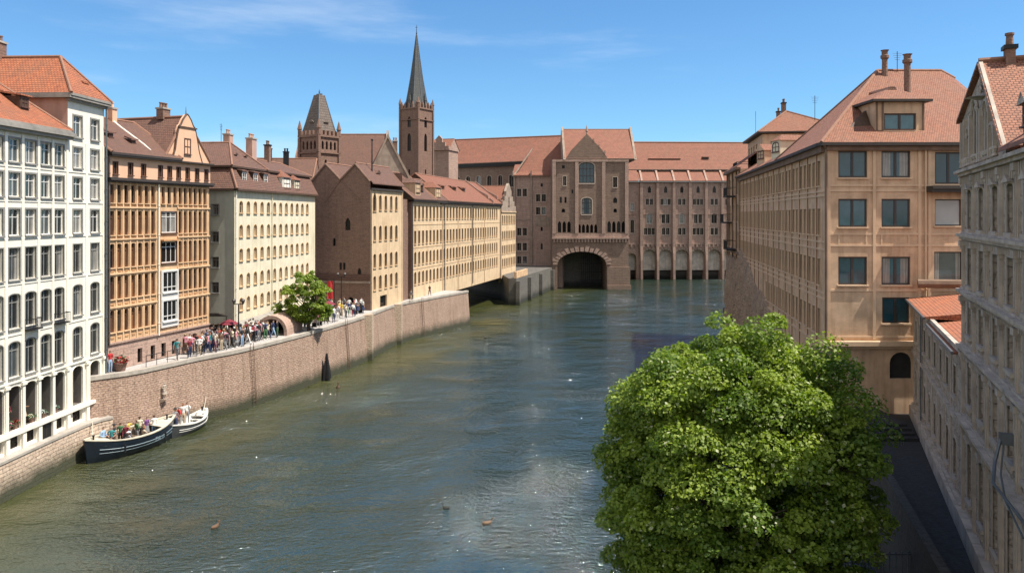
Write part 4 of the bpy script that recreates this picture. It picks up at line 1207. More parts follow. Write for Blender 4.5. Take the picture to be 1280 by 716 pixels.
# ------------------------------------------------------------------ right bank
def tan_house():
    B = Bld('tan_house', 'large tan house with dark framed windows, hipped tile roof and two chimney pots', (20.7, 50.0), (33.5, 50.0), 4.0, 'house')
    L = B.L; r = B.root; H = 17.6
    sl = .168; Ls = 43.6
    sd = Vector((-sl, -1)).normalized()
    far = (sl * 43, 43)
    ops = []
    for z, h in ((16.4, 1.75), (13.2, 1.85), (9.4, 1.85)):
        ops += [op(u, z - h / 2, 1.9, h, 'tan') for u in (1.72, 4.56)]
    ops += [op(4.56, 6.8 - .85, 1.8, 1.7, 'tan')]
    ops += [op(8.05, 15.1, 1.85, 2.1, 'tan', depth=.25), op(8.0, 12.35, 1.75, 1.75, 'tanblind'), op(8.0, 8.55, 1.85, 2.1, 'tanplain')]
    ops += [op(4.9, 2.3, 1.5, 1.75, 'slot', 'round', .7, depth=.7)]
    mb = MB()
    facade(mb, (0, 0), X1, L, 0, H, ops)
    # side towards the river
    st = [.62 + 2.9 * k + e for k in range(15) for e in (0, 1.3) if .62 + 2.9 * k + e < 42.4]
    so = []
    for z, h in ((15.9, 1.7), (12.6, 1.8), (9.2, 1.8), (5.8, 1.8)):
        if z < 6: st = st[13:]
        for k, u in enumerate(st):
            # u runs from the far end to the near corner
            so.append(op(u + .3, z - h / 2, .82, h, 'tanside'))
    facade(mb, far, tuple(sd), Ls, -4.6, H, so, 0)
    facade(mb, (L, 0), (0, 1), 43, 0, H, []); facade(mb, (L, 43), (-1, 0), L - far[0], 0, H, [])
    mb.build('wall', ['tan'], r)
    wins(B, (0, 0), X1, ops); wins(B, far, tuple(sd), so, 84)
    mb = MB()
    strips(mb, (0, 0), X1, [.13, 3.12, 6.1, 6.75, 9.6], 4.9, H - .25, .2, .07, 0)
    for z in (5.0, 8.05, 11.0, 11.75, 14.6, 14.95): band(mb, (0, 0), X1, 0, L, z, z + .13, .05, 0)
    for z in (11.25,):
        for u in (.8, 2.6, 3.6, 5.4): mb.box(u - .05, u + .05, -.04, 0, 11.13, 11.75, 0)
    band(mb, (0, 0), X1, -.05, L, 4.5, 4.8, .4, 0); band(mb, (0, 0), X1, 0, L, 4.3, 4.5, .2, 0)
    band(mb, (0, 0), X1, -.1, L, H - .3, H, .3, 1)
    mb.build('wall_bands', ['tan_trim', 'tan_dark'], r)
    mb = MB()
    strips(mb, far, tuple(sd), [.2 + 2.9 * k for k in range(15)] + [Ls - .15], .0, H - .4, .2, .07, 0)
    strips(mb, far, tuple(sd), [.2 + 2.9 * k + .125 for k in range(15)], .0, H - .4, .045, .075, 2)
    for z in (4.2, 7.4, 7.8, 10.7, 11.2, 14.3, 14.6): band(mb, far, tuple(sd), 0, Ls, z, z + .12, .07, 0)
    band(mb, far, tuple(sd), 0, Ls, H - .4, H, .35, 1)
    mb.build('side_battens', ['tan_trim', 'tan_dark', 'batten'], r)
    # eave boards
    mb = MB()
    mb.box(-.6, L + .3, -.55, .1, H, H + .2, 0)
    mb.extrude([(-.6, -.55, H), (far[0] - .6, 43, H), (far[0] + .1, 43, H), (.1, -.0, H)][::-1], (0, 0, .2), 0) if False else None
    a = (-.62, -.55); b_ = (far[0] - .62, 43.2)
    mb.prism([(-.62, .11), (.05, .11), (far[0] + .05, 43.2), (far[0] - .62, 43.2)], H, H + .2, 0)
    mb.build('gutter', ['darkline'], r)
    # hipped main roof (skewed footprint)
    mb = MB()
    e = H + .2; zt = 24.1
    fp = [(-.55, -.5), (L + .3, -.5), (L + .3, 16), (16 * sl - .55, 16)]
    P, Q = (7.2, 8.0), (L + .3, 8.0)
    v = [(x, y, e) for x, y in fp] + [(P[0], P[1], zt), (12.0, Q[1], zt), (L + .3, Q[1], zt - .6)]
    mb.add(v, [(0, 1, 6, 5, 4), (3, 0, 4), (2, 3, 4, 5, 6)], 0); mb.add(v, [(1, 2, 6)], 1); mb.add(v, [(3, 2, 1, 0)], 1)
    for i, j in ((0, 4), (3, 4), (4, 5), (5, 6)): mb.tube(v[i], v[j], .11, n=6, mat=2)
    # lower rear wing roof
    fp = [(16 * sl - .55, 16), (16 * sl + 12, 16), (43 * sl + 12, 43.4), (43 * sl - .55, 43.4)]
    k = 5.6
    v = [(x, y, e) for x, y in fp] + [(16 * sl + k, 15.5, 21.6), (43 * sl + k, 41.5, 21.6)]
    mb.add(v, [(3, 0, 4, 5), (1, 2, 5, 4), (2, 3, 5)], 0); mb.add(v, [(3, 2, 1, 0)], 1)
    for i, j in ((3, 5), (2, 5), (4, 5)): mb.tube(v[i], v[j], .11, n=6, mat=2)
    rf = mb.build('roof', ['tile_pale', 'darkline', 'ridge'], r)
    # big dormer on the front
    dm = MB()
    w = 3.3; x0 = 3.55; y0 = .75; z0 = H + .75; h = 2.25
    dops = [op(w / 2 + .02, .35, 2.15, 1.15, 'tan')]
    dm.T = Matrix.Translation((x0, y0, z0))
    facade(dm, (0, 0), X1, w, -.4, h, dops, 0)
    dm.add([(0, 0, -.4), (0, 0, h), (0, 3.4, h), (0, 3.4, -.4)], [(3, 2, 1, 0)], 0); dm.add([(w, 0, -.4), (w, 3.4, -.4), (w, 3.4, h), (w, 0, h)], [(0, 1, 2, 3)], 0)
    dm.box(-.32, w + .35, -.4, 3.6, h, h + .16, 2)
    for u in (.1, w - .1, .5): dm.box(u - .06, u + .06, -.05, 0, -.2, h, 3)
    vv = [(-.3, -.38, h + .16), (w + .33, -.38, h + .16), (w + .33, 3.6, h + .16), (-.3, 3.6, h + .16), (w / 2 - .5, .9, h + .95), (w / 2 + .5, .9, h + .95), (w / 2 + .5, 4.2, h + 1.0), (w / 2 - .5, 4.2, h + 1.0)]
    dm.add(vv, [(0, 1, 5, 4), (1, 2, 6, 5), (3, 0, 4, 7), (4, 5, 6, 7)], 1)
    dm.tube((w / 2, 1.0, h + .9), (w / 2, 4.3, h + 1.25), .35, .1, 6, 1)
    D = dm.build('dormer', ['tan', 'tile_pale', 'darkline', 'tan_dark'], r)
    put_win(D, x0 + w / 2 + .02, y0, z0 + .35, 0, dops[0], merged=True)
    # dark cheek piece left of the dormer, a shadow built as a solid
    mb = MB(); mb.extrude([(1.1, .55, H + .3 + .35), (3.5, .74, H + .75), (3.5, 2.0, H + 2.6)][::-1], (.02, .35, 0)); mb.build('shadow_cheek', ['brown_wood'], r)
    # chimney pots
    for x, y, h_, rr in ((7.45, 7.4, 25.5, .2), (7.7, 4.6, 24.6, .22)):
        mb = MB()
        zb = 23.4 if y > 5 else 21.2
        mb.lathe((x, y, zb), [(rr * 1.3, 0), (rr, .8), (rr, h_ - zb - .7), (rr * 1.5, h_ - zb - .6), (rr * 1.5, h_ - zb - .4), (rr * 1.1, h_ - zb - .35), (rr * 1.1, h_ - zb - .1), (rr * 1.55, h_ - zb)], 10)
        mb.build('chimney', ['brick'], rf, smooth=False)
    antenna(rf, 8.6, 7.8, 23.9, 1.6); antenna(rf, 6.0, 17.0, 21.4, 2.2)
    # balcony
    mb = MB()
    mb.box(6.45, 9.6, -1.0, 0, 14.75, 14.95, 0); mb.box(6.45, 9.6, -.9, 0, 14.55, 14.75, 0)
    mb.build('balcony', ['darkline'], r)
    # downpipes
    mb = MB(); mb.tube((-.1, -.16, .5), (-.1, -.16, H - .2), .09, n=8); mb.tube((-.1, -.16, H - .2), (-.35, -.45, H + .05), .08, n=8)
    mb.build('downpipe', ['tan_dark'], r)
    gutterpipe(r, 6.45, -.14, 4.8, H, .06, 'tan_trim')
    # curved dormer far back on the river side, with a pale front
    dormer(rf, 16 * sl + 1.6, 22, 18.9, 1.6, 1.2, 3, 'dorm2', 'tile_pale', 'cream', -R(80), arch='round', kind='hip')
    dormer(rf, 16 * sl + 2.8, 30, 18.9, 1.6, 1.0, 3, 'dorm2', 'tile_pale', 'tan', -R(80), kind='gable')
    # rough masonry foot along the river side
    mb = MB()
    nu, nz = 90, 22
    from mathutils import noise as mn
    vs = []
    for i in range(nu + 1):
        u = Ls * i / nu
        top = 1.2 + 8.2 * max(0, 1 - 1.25 * i / nu) + 1.6 * mn.noise(Vector((u * .12, 3.1, 0)))
        for j in range(nz + 1):
            z = -4.6 + (top + 4.6) * j / nz
            bul = .15 + 1.0 * (.5 + .9 * mn.noise(Vector((u * .42, z * .11, 1.7)))) * (1 - (j / nz) ** 3) + .35 * mn.noise(Vector((u * 1.3, z * .9, 5)))
            bul = bul * .75 + .45 * max(0, math.sin(u * .85 + .7 * math.sin(z * .4))) ** 3 * (1 - (j / nz) ** 4)
            bul = max(.06, bul) if j < nz else 0
            x = far[0] + sd.x * u + sd.y * bul; y = far[1] + sd.y * u - sd.x * bul
            vs.append((x, y, z))
    fs = [(i * (nz + 1) + j, (i + 1) * (nz + 1) + j, (i + 1) * (nz + 1) + j + 1, i * (nz + 1) + j + 1) for i in range(nu) for j in range(nz)]
    mb.add(vs, fs, 0)
    mb.build('stone_foot', ['rock'], r, smooth=True)
    return B

def bay_house():
    B = Bld('bay_house', 'tan house beyond the tan one with iron balconies and a raised roof storey', (30.5, 107.5), (28.05, 93.3), 0.0, 'house')
    L = B.L; r = B.root; H = 22.8; D = 15
    ops = []
    for z in (20.8, 17.4, 14.0):
        ops += [op(u, z - 1.1, 1.0, 2.2, 'tanside', 'round', .25) for u in (1.5, 3.6, 5.7, 7.8, 9.9, 12.0)]
    mb = MB()
    facade(mb, (0, 0), X1, L, -1, H, ops); facade(mb, (0, D), SIDE_L, D, -1, H); facade(mb, (L, 0), (0, 1), D, -1, H); facade(mb, (L, D), (-1, 0), L, -1, H)
    mb.poly([(0, 0, H), (L, 0, H), (L, D, H), (0, D, H)], 0)
    mb.build('wall', ['tan'], r); wins(B, (0, 0), X1, ops)
    mb = MB(); band(mb, (0, 0), X1, -.1, L + .1, H - .1, H + .2, .6); band(mb, (0, 0), X1, 0, L, 12.2, 12.5, .3)
    strips(mb, (0, 0), X1, [.3, 2.55, 6.75, 11, L - .3], 4, H, .3, .18); mb.build('cornice', ['tan_dark'], r)
    mb = MB()
    so = [op(1.5 + 2.3 * k, 24.0, 1.0, 2.2, 'tanside') for k in range(4)]
    facade(mb, (1.2, 2.6), X1, L - 1.2, H, 27.0, so); 
    so2 = [op(1.6, 24.0, 1.3, 2.2, 'tanside'), op(3.8, 24.0, 1.3, 2.2, 'tanside')]
    facade(mb, (L, 2.6), (0, 1), 10, H, 27.0, so2); facade(mb, (1.2, 12.6), SIDE_L, 10, H, 27.0); facade(mb, (L, 12.6), (-1, 0), L - 1.2, H, 27)
    mb.build('roof_storey', ['tan'], r)
    wins(B, (1.2, 2.6), X1, so); wins(B, (L, 2.6), (0, 1), so2)
    mb = MB(); roof_solid(mb, .7, L + .5, 2.0, 13.2, 27.25, (4.5, 6.0), (L - 3.5, 6.0), 30.2)
    v = [(-.3, -.5, H + .2), (L + .2, -.5, H + .2), (L + .2, 2.55, H + 2.4), (.9, 2.55, H + 2.4)]
    mb.extrude(v, (0, 0, .12), 0)
    rf = mb.build('roof', ['tile_pale', 'darkline', 'ridge'], r)
    chimney(rf, 9.0, 6.0, 29.6, 31.4, .7, .5, ('brick', 'iron'), 2); chimney(rf, 5.2, 6.0, 29.6, 30.8, .5, .5, ('brick', 'iron'), 1)
    antenna(rf, 2.2, 3.5, 28.4, 3.0)
    for z, u in ((16.2, 4.6), (19.6, 8.8), (12.8, 9.0), (23.0, 6.5)):
        mb = MB()
        dpt = -1.3 if z < 22 else .2
        y1 = 0 if z < 22 else 2.6
        mb.box(u - 2.1, u + 2.1, dpt, y1, z - .18, z)
        for k in range(15):
            x = u - 2.05 + 4.1 * k / 14; mb.tube((x, dpt + .05, z), (x, dpt + .05, z + 1.0), .025, n=4)
        mb.box(u - 2.1, u + 2.1, dpt, dpt + .06, z + 1.0, z + 1.06)
        for x in (u - 2.1, u + 2.04): mb.box(x, x + .06, dpt, y1, z + 1.0, z + 1.06)
        mb.build('balcony', ['iron'], r)
    mb = MB()
    from mathutils import noise as mn
    nu, nz = 34, 20; vs = []
    for i in range(nu + 1):
        u = L * i / nu
        for j in range(nz + 1):
            z = -.8 + 12.6 * j / nz
            bul = .15 + 1.0 * (.5 + .9 * mn.noise(Vector((u * .42, z * .13, 7.7)))) * (1 - (j / nz) ** 3) + .3 * mn.noise(Vector((u * 1.3, z * .9, 5)))
            vs.append((u, -(max(.06, bul) if j < nz else 0), z))
    mb.add(vs, [(i * (nz + 1) + j, (i + 1) * (nz + 1) + j, (i + 1) * (nz + 1) + j + 1, i * (nz + 1) + j + 1) for i in range(nu) for j in range(nz)])
    mb.build('stone_foot', ['rock'], r, smooth=True)

def low_annex():
    B = Bld('low_annex', 'long low grey annex with an orange roof between the tan and carved houses', (26.32, 49.75), (18.98, 31.98), 4.0, 'annex')
    L = B.L; r = B.root; H = 7.5; D = 6.0
    us = [1.4 + 2.25 * k for k in range(8)]
    ops = [op(u, 5.0, .85, 1.35, 'grey') for u in us] + [op(u, 1.4, .9, 1.7, 'grey', 'round', .2) for u in us]
    mb = MB()
    facade(mb, (0, 0), X1, L, 0, H, ops)
    facade(mb, (0, D), SIDE_L, D, 0, H); facade(mb, (L, D), (-1, 0), L, 0, H + .9); facade(mb, (L, 0), (0, 1), D, 0, H)
    mb.build('wall', ['carved'], r); wins(B, (0, 0), X1, ops)
    mb = MB()
    strips(mb, (0, 0), X1, [.15] + [.28 + 2.25 * k for k in range(1, 8)] + [L - .15], 0, H - .2, .2, .05, 0)
    band(mb, (0, 0), X1, 0, L, H - .22, H, .2, 0); band(mb, (0, 0), X1, 0, L, 4.1, 4.3, .16, 0); band(mb, (0, 0), X1, 0, L, 0, .7, .3, 0); band(mb, (0, 0), X1, 0, L, .7, .85, .15, 0)
    mb.build('stonework', ['carved_pale'], r)
    mb = MB()
    mb.extrude([(0, -.45, H), (0, -.45, H + .1), (0, D, H + 1.0), (0, D, H)][::-1], (L * .52, 0, 0), 0)
    mb.extrude([(L * .52 + .01, -.35, H - .35), (L * .52 + .01, -.35, H - .25), (L * .52 + .01, D, H + .7), (L * .52 + .01, D, H - .3)][::-1], (L * .48 - .05, 0, 0), 0)
    mb.tube((0, -.48, H + .02), (L * .52, -.48, H + .02), .08, n=6, mat=1); mb.tube((L * .52, -.38, H - .3), (L - .1, -.38, H - .3), .08, n=6, mat=1)
    mb.build('roof', ['tile_orange', 'lead'], r)
    mb = MB(); mb.tube((.15, .2, H + 1.1), (.15, D, H + 1.25), .28, n=8); mb.build('ledge', ['tan_dark'], r)
    for u in (4.7,): gutterpipe(r, u + .25, -.12, 0, H, .04)

def carved_house():
    B = Bld('carved_house', 'tall grey carved stone house with an ornate asymmetric gable at the far right edge', (18.95, 31.9), (13.0, 17.55), 4.0, 'house')
    L = B.L; r = B.root; H = 14.9; D = 9
    us = [1.55, 4.05, 6.6, 8.9, 11.2, 13.5]
    ops = []
    for z, h, ar, ri in ((13.25, 1.55, 'round', .12), (10.95, 1.5, None, 0), (8.85, 1.3, None, 0), (6.25, 1.75, 'round', .2), (2.7, 2.3, 'round', .3)):
        ops += [op(u, z - h / 2, .95, h, 'grey', ar, ri) for u in us]
    gl = lambda u: 17.0 + (18.35 - 17.0) * u / 4.7 if u <= 4.7 else 18.35 - (18.35 - 15.2) * (u - 4.7) / 3.8
    mb = MB()
    facade(mb, (0, 0), X1, L, 0, H, ops)
    # gable wall standing on the cornice with its own window openings
    gops = [op(3.3, 15.35, .5, 1.75, 'grey', 'round', .2), op(5.55, 15.3, .55, 1.7, 'grey', 'round', .2)]
    facade(mb, (0, -.06), X1, 8.5, H, 15.2, [])
    cols = [0, 3.05, 3.55, 4.7, 5.275, 5.825, 8.5]
    for a, b in zip(cols[:-1], cols[1:]):
        g = [o for o in gops if abs(o['u'] - (a + b) / 2) < .05]
        if g:
            o = g[0]
            mb.poly([(a, -.06, 15.2), (b, -.06, 15.2), (b, -.06, o['z']), (a, -.06, o['z'])], 0)
            mb.poly([(a, -.06, o['z'] + o['h']), (b, -.06, o['z'] + o['h']), (b, -.06, gl(b)), (a, -.06, gl(a))], 0)
            mb.poly([(a, -.06, o['z']), (a, .3, o['z']), (a, .3, o['z'] + o['h']), (a, -.06, o['z'] + o['h'])], 0); mb.poly([(b, -.06, o['z']), (b, -.06, o['z'] + o['h']), (b, .3, o['z'] + o['h']), (b, .3, o['z'])], 0)
        else:
            mb.poly([(a, -.06, 15.2), (b, -.06, 15.2), (b, -.06, gl(b)), (a, -.06, gl(a))], 0)
    facade(mb, (0, D), SIDE_L, D + .06, 0, 17.0); facade(mb, (L, 0), (0, 1), D, 0, H); facade(mb, (L, D), (-1, 0), L, 0, H)
    mb.poly([(0, 0, H), (L, 0, H), (L, D, H), (0, D, H)], 0)
    mb.build('wall', ['carved'], r); wins(B, (0, 0), X1, ops); wins(B, (0, -.06), X1, gops)
    # cornices, pilasters, ribbed panels, carved scrolls
    mb = MB()
    for z, p in ((14.75, .35), (12.15, .28), (9.85, .28), (7.55, .28), (4.6, .32)):
        band(mb, (0, 0), X1, -.1, L, z, z + .12, p, 0); band(mb, (0, 0), X1, -.05, L, z - .12, z, p * .6, 0); band(mb, (0, 0), X1, -.05, L, z + .12, z + .2, p * .4, 0)
    for u in [.25] + [(a + b) / 2 for a, b in zip(us[:-1], us[1:])] + [L - .2]:
        mb.box(u - .13, u + .13, -.07, 0, 0, 14.6, 0); mb.box(u - .05, u + .05, -.11, -.07, 0, 14.4, 0)
        for z in (4.35, 7.3, 9.6, 11.9, 14.5): mb.box(u - .2, u + .2, -.2, 0, z - .15, z + .08, 0); mb.box(u - .16, u + .16, -.14, 0, z - .28, z - .15, 0)
    for z0, z1 in ((14.15, 14.6), (11.78, 12.0), (9.55, 9.7), (7.2, 7.42)):
        k = .5
        while k < L - .3:
            mb.box(k - .045, k + .045, -.1, 0, z0, z1, 0); k += .3
    for z0, z1 in ((12.4, 12.44),):
        pass
    for u in us:   # little hoods and aprons to each window
        for z in (14.05, 7.2, 4.0):
            mb.extrude([(u - .5, -.02, z), (u + .5, -.02, z), (u, -.02, z + .25)], (0, -.16, 0), 0)
        for z in (12.35, 10.1, 8.05, 5.2, 1.2):
            for e in (-.3, -.1, .1, .3): mb.box(u + e - .03, u + e + .03, -.07, 0, z - .13, z - .02 + .1, 0)
    mb.box(-.1, L, -.3, 0, 0, .8, 0)
    mb.build('stonework', ['carved_pale'], r)
    mb = MB()
    A_, P_, C_ = (-.12, -.2, 16.95), (4.7, -.2, 18.55), (8.75, -.2, 15.15)
    for a, b in ((A_, P_), (P_, C_)):
        d = (Vector(b) - Vector(a)).normalized(); nrm = Vector((-d.z, 0, d.x))
        q = [Vector(a) - nrm * .03, Vector(b) - nrm * .03, Vector(b) + nrm * .08, Vector(a) + nrm * .08]
        mb.extrude([tuple(x) for x in q][::-1], (0, .12, 0), 0)
        mb.tube(a, b, .055, n=6)
    for k in range(5): mb.lathe((4.7, -.2, 17.2 + .0), [(.01, 0), (.45, .1), (.01, .2)], 10) if k == 0 else None
    # carved arches in the gable
    for cu, rr, z in ((3.3, .55, 16.9), (5.55, .5, 16.6), (2.0, .4, 16.1), (6.6, .35, 15.8)):
        for k in range(10):
            t0, t1 = math.pi * k / 10, math.pi * (k + 1) / 10
            mb.tube((cu + rr * math.cos(t0), -.12, z + rr * math.sin(t0)), (cu + rr * math.cos(t1), -.12, z + rr * math.sin(t1)), .07, n=5)
    for u in (.5, 1.3, 2.6, 4.3, 4.75, 6.3, 7.2):
        mb.box(u - .08, u + .08, -.2, -.06, 14.98, min(gl(u) - .3, 16.9), 0)
    for k in range(14): mb.lathe((.5 + .52 * k, -.14, 15.0), [(.1, 0), (.05, .1), (.1, .25), (.03, .34)], 6)
    for t in range(8):
        a = t * math.pi / 4; mb.tube((4.7, -.14, 17.75), (4.7 + .3 * math.cos(a), -.14, 17.75 + .3 * math.sin(a)), .04, n=4)
    mb.build('gable_carving', ['carved_pale'], r)
    mb = MB()
    f = [(-.15, -.25, 17.0), (4.7, -.25, 18.6), (8.8, -.25, 15.2)]; bk = [(x, D, z) for x, y, z in f]
    mb.extrude([f[0], f[1], (f[1][0], -.25, f[1][2] - .12), (f[0][0], -.25, f[0][2] - .12)], (0, D, 0), 0)
    mb.extrude([f[1], f[2], (f[2][0], -.25, f[2][2] - .12), (f[1][0], -.25, f[1][2] - .12)], (0, D, 0), 0)
    mb.tube((4.7, -.2, 18.65), (4.7, D, 18.65), .09, n=6, mat=1)
    mb.extrude([(8.9, -.35, 14.98), (L, -.35, 14.98), (L, 4.5, 18.2), (8.9, 4.5, 18.2)], (0, 0, .14), 0)
    rf = mb.build('roof', ['tile_pale', 'ridge'], r)
    dormer(rf, 9.9, .2, 15.6, .8, .8, 1.5, 'dorm2', 'tile_pale', 'carved')
    chimney(rf, 4.75, .75, 18.3, 18.95, .42, .3, ('brick', 'iron'), 1); chimney(rf, 4.75, 1.5, 18.3, 18.9, .4, .3, ('brick', 'iron'), 1)
    # cables and a wall lamp low on the near end
    mb = MB()
    mb.path([(9.4, -.35, 6.2), (9.9, -.6, 5.6), (10.8, -.8, 5.2), (12.5, -.5, 4.9), (14.5, -.35, 4.8)], [.05] * 5, 6)
    mb.path([(9.5, -.3, 6.0), (10.2, -.5, 5.3), (11.4, -.6, 4.9), (13.0, -.5, 4.5)], [.03] * 4, 5)
    mb.box(9.3, 9.5, -.4, 0, 6.0, 6.35)
    mb.build('cable', ['lead'], r)
    return B
# ------------------------------------------------------------------ setting
WALL = [(-30.6, 20), (-30.5, 36), (-30.4, 45), (-30.0, 53.3), (-28.4, 58.0), (-26.0, 63.3), (-23.9, 67.0), (-21.6, 73.4), (-20.2, 78.0),
        (-17.5, 88.7), (-15.4, 100.9), (-11.5, 110.0), (-6.9, 119.6)]
def edge_x(y):
    for a, b in zip(WALL[:-1], WALL[1:]):
        if a[1] <= y <= b[1]:
            return a[0] + (b[0] - a[0]) * (y - a[1]) / (b[1] - a[1])
    return WALL[-1][0]

def smooth_line(pts, n=4):
    out = []
    for i in range(len(pts) - 1):
        p0 = Vector(pts[max(0, i - 1)]); p1 = Vector(pts[i]); p2 = Vector(pts[i + 1]); p3 = Vector(pts[min(len(pts) - 1, i + 2)])
        for k in range(n):
            t = k / n
            out.append(.5 * ((2 * p1) + (p2 - p0) * t + (2 * p0 - 5 * p1 + 4 * p2 - p3) * t * t + (3 * p1 - p0 - 3 * p2 + p3) * t ** 3))
    out.append(Vector(pts[-1]))
    return out

def ribbon_wall(line, z0, z1, batter=.35, thick=.6, mb=None, mat=0, uvkeep=True):
    """battered wall along a plan line, land on its left-hand side seen walking along it (the -x side)"""
    mb = mb or MB()
    k = len(line)
    nrm = []
    for i in range(k):
        a = line[max(0, i - 1)]; b = line[min(k - 1, i + 1)]
        d = (b - a).normalized(); nrm.append(Vector((d.y, -d.x)))   # to the river
    vs = []
    for p, n in zip(line, nrm):
        for off, z in ((batter, z0), (0, z1), (-thick, z1), (-thick, z0)):
            q = p + n * off; vs.append((q.x, q.y, z))
    fs = []
    for i in range(k - 1):
        a = 4 * i; b = 4 * i + 4
        fs += [(a, b, b + 1, a + 1), (a + 1, b + 1, b + 2, a + 2), (a + 2, b + 2, b + 3, a + 3)]
    fs += [(0, 1, 2, 3), (4 * k - 1, 4 * k - 2, 4 * k - 3, 4 * k - 4)]
    mb.add(vs, fs, mat)
    return mb, nrm

def along_uv(o, line):
    """brick courses follow the wall round its bend: u is the distance walked along the line"""
    me = o.data; uv = me.uv_layers[0].data
    cum = [0]
    for a, b in zip(line[:-1], line[1:]): cum.append(cum[-1] + (b - a).length)
    for p in me.polygons:
        if abs(p.normal.z) > .7: continue
        for li in p.loop_indices:
            co = me.vertices[me.loops[li].vertex_index].co
            q = Vector((co.x, co.y)); best = None
            for i in range(len(line) - 1):
                a, b = line[i], line[i + 1]; d = b - a
                t = max(0, min(1, (q - a).dot(d) / d.length_squared))
                dd = (q - a - d * t).length
                if best is None or dd < best[0] - 1e-6: best = (dd, cum[i] + t * d.length)
            uv[li].uv = (best[1], co.z)

def setting():
    # ground sheet to the horizon
    mb = MB(); mb.poly([(-3000, -3000, -3), (3000, -3000, -3), (3000, 3000, -3), (-3000, 3000, -3)])
    m, nt, b, o_ = new_mat('far ground'); b.inputs['Base Color'].default_value = (.10, .11, .06, 1); b.inputs['Roughness'].default_value = 1
    tag(mb.build('ground', [m]), kind='structure')
    # water
    m, nt, b, out = new_mat('river water')
    tc = nt.nodes.new('ShaderNodeTexCoord')
    gp = tc.outputs['Object']
    def nz(sc, st, det=3, rot=0.0, rough=.5):
        mp = nt.nodes.new('ShaderNodeMapping'); mp.inputs['Scale'].default_value = (st[0], st[1], 1); mp.inputs['Rotation'].default_value = (0, 0, rot)
        nt.links.new(gp, mp.inputs[0]); return noise(nt, mp.outputs[0], sc, det, rough)
    big = nz(.045, (1, .8), 3)
    mid = nz(.16, (1, 1), 2)
    w1 = nz(.75, (1, 1.7), 3, R(14), .6)
    w2 = nz(2.4, (1, 1.5), 3, R(-22), .65)
    w3 = nz(.24, (1, 2.2), 2, R(6))
    w4 = nz(6.0, (1, 1.3), 2, R(30), .6)
    amp = mapr(nt, big, .36, .60, .35, 1.0, True)
    AMPX = None
    amp2 = mapr(nt, mid, .35, .65, .35, 1.0, True)
    ridge = mathn(nt, 'SUBTRACT', 1.0, mathn(nt, 'ABSOLUTE', mathn(nt, 'MULTIPLY_ADD', w1, 2, -1)))
    h = mathn(nt, 'MULTIPLY', ridge, .30)
    h = mathn(nt, 'ADD', h, mathn(nt, 'MULTIPLY', w2, .26))
    h = mathn(nt, 'ADD', h, mathn(nt, 'MULTIPLY', w4, .05))
    h = mathn(nt, 'MULTIPLY', h, mathn(nt, 'MULTIPLY', amp, amp2))
    h = mathn(nt, 'ADD', h, mathn(nt, 'MULTIPLY', w3, .20))
    bm = N(nt, 'Bump', Strength=1.0, Distance=1.35)
    nt.links.new(h, bm.inputs['Height']); nt.links.new(bm.outputs[0], b.inputs['Normal'])
    # silty shallows along the left wall, clearer and rougher out in the stream
    sp = nt.nodes.new('ShaderNodeSeparateXYZ'); nt.links.new(gp, sp.inputs[0])
    dist = mathn(nt, 'SUBTRACT', sp.outputs[0], mathn(nt, 'MULTIPLY_ADD', sp.outputs[1], .33, -47.5))
    dist = mathn(nt, 'ADD', dist, mathn(nt, 'MULTIPLY_ADD', nz(.05, (1, 1), 3), 16, -8))
    dm = mapr(nt, dist, 3, 15, 0, 1, True)
    c = mixc(nt, dm, (.060, .066, .020), (.019, .040, .032))
    c = mixc(nt, mapr(nt, nz(.06, (1, 1), 4), .35, .65, 0, .5), c, (.02, .028, .014))
    fl = mathn(nt, 'MULTIPLY', mapr(nt, nz(1.6, (1, 2.6), 4, R(20), .75), .685, .70, 0, 1), mapr(nt, nz(.07, (1, .7), 2), .55, .62, 0, 1))  # pale flecks painted into the water colour as sun sparkle
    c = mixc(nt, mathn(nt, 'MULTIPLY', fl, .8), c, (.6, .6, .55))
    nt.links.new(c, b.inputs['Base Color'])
    b.inputs['Roughness'].default_value = .05; b.inputs['IOR'].default_value = 2.8
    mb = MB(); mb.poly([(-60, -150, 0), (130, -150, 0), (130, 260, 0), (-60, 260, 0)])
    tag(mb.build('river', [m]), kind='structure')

    # left bank land: low ledge part and high quay part
    L1 = smooth_line(WALL[:4] , 4)
    hi_pts = [(-31.2, 54.9), (-30.2, 56.0), (-28.4, 58.0)] + WALL[5:]
    L2 = smooth_line(hi_pts, 4)
    mb = MB()
    poly = [(p.x - .4, p.y) for p in L2] + [(-14, 121.5), (-300, 150), (-300, 57.4), (-33, 57.4), (-31.9, 56.3)]
    mb.prism(poly, -3, 5.2)
    o = mb.build('quay_pavement', ['pave']); tag(o, kind='structure')
    mb = MB()
    poly = [(p.x - .4, p.y) for p in L1 if p.y < 53.0] + [(-30.4, 53.3), (-29.9, 55.0), (-30.9, 56.6), (-300, 56.6), (-300, 20)]
    mb.prism(poly, -3, 2.29); tag(mb.build('low_pavement', ['pave']), kind='structure')

    low_line = smooth_line([(-30.6, 20), (-30.5, 36), (-30.4, 45), (-30.0, 53.3), (-29.2, 55.6)], 5)
    root = empty('quay_wall', (-30.2, 50, 0), 0, 'low pale stone quay wall running under the white arcaded house', 'quay wall')
    mb, n = ribbon_wall(low_line, -1, 2.2, .3, .7)
    o = mb.build('masonry', ['quay_low'], root, (30.2, -50, 0)); along_uv(o, low_line)
    mb = MB(); k = len(low_line)
    cl = [p + q * .06 for p, q in zip(low_line, n)]
    mb2, _ = ribbon_wall(cl, 2.2, 2.36, 0, .55); o = mb2.build('coping', ['coping'], root, (30.2, -50, 0))

    root = empty('quay_wall', (-20, 80, 0), 0, 'high brown stone quay wall curving along the river beneath the promenade', 'quay wall')
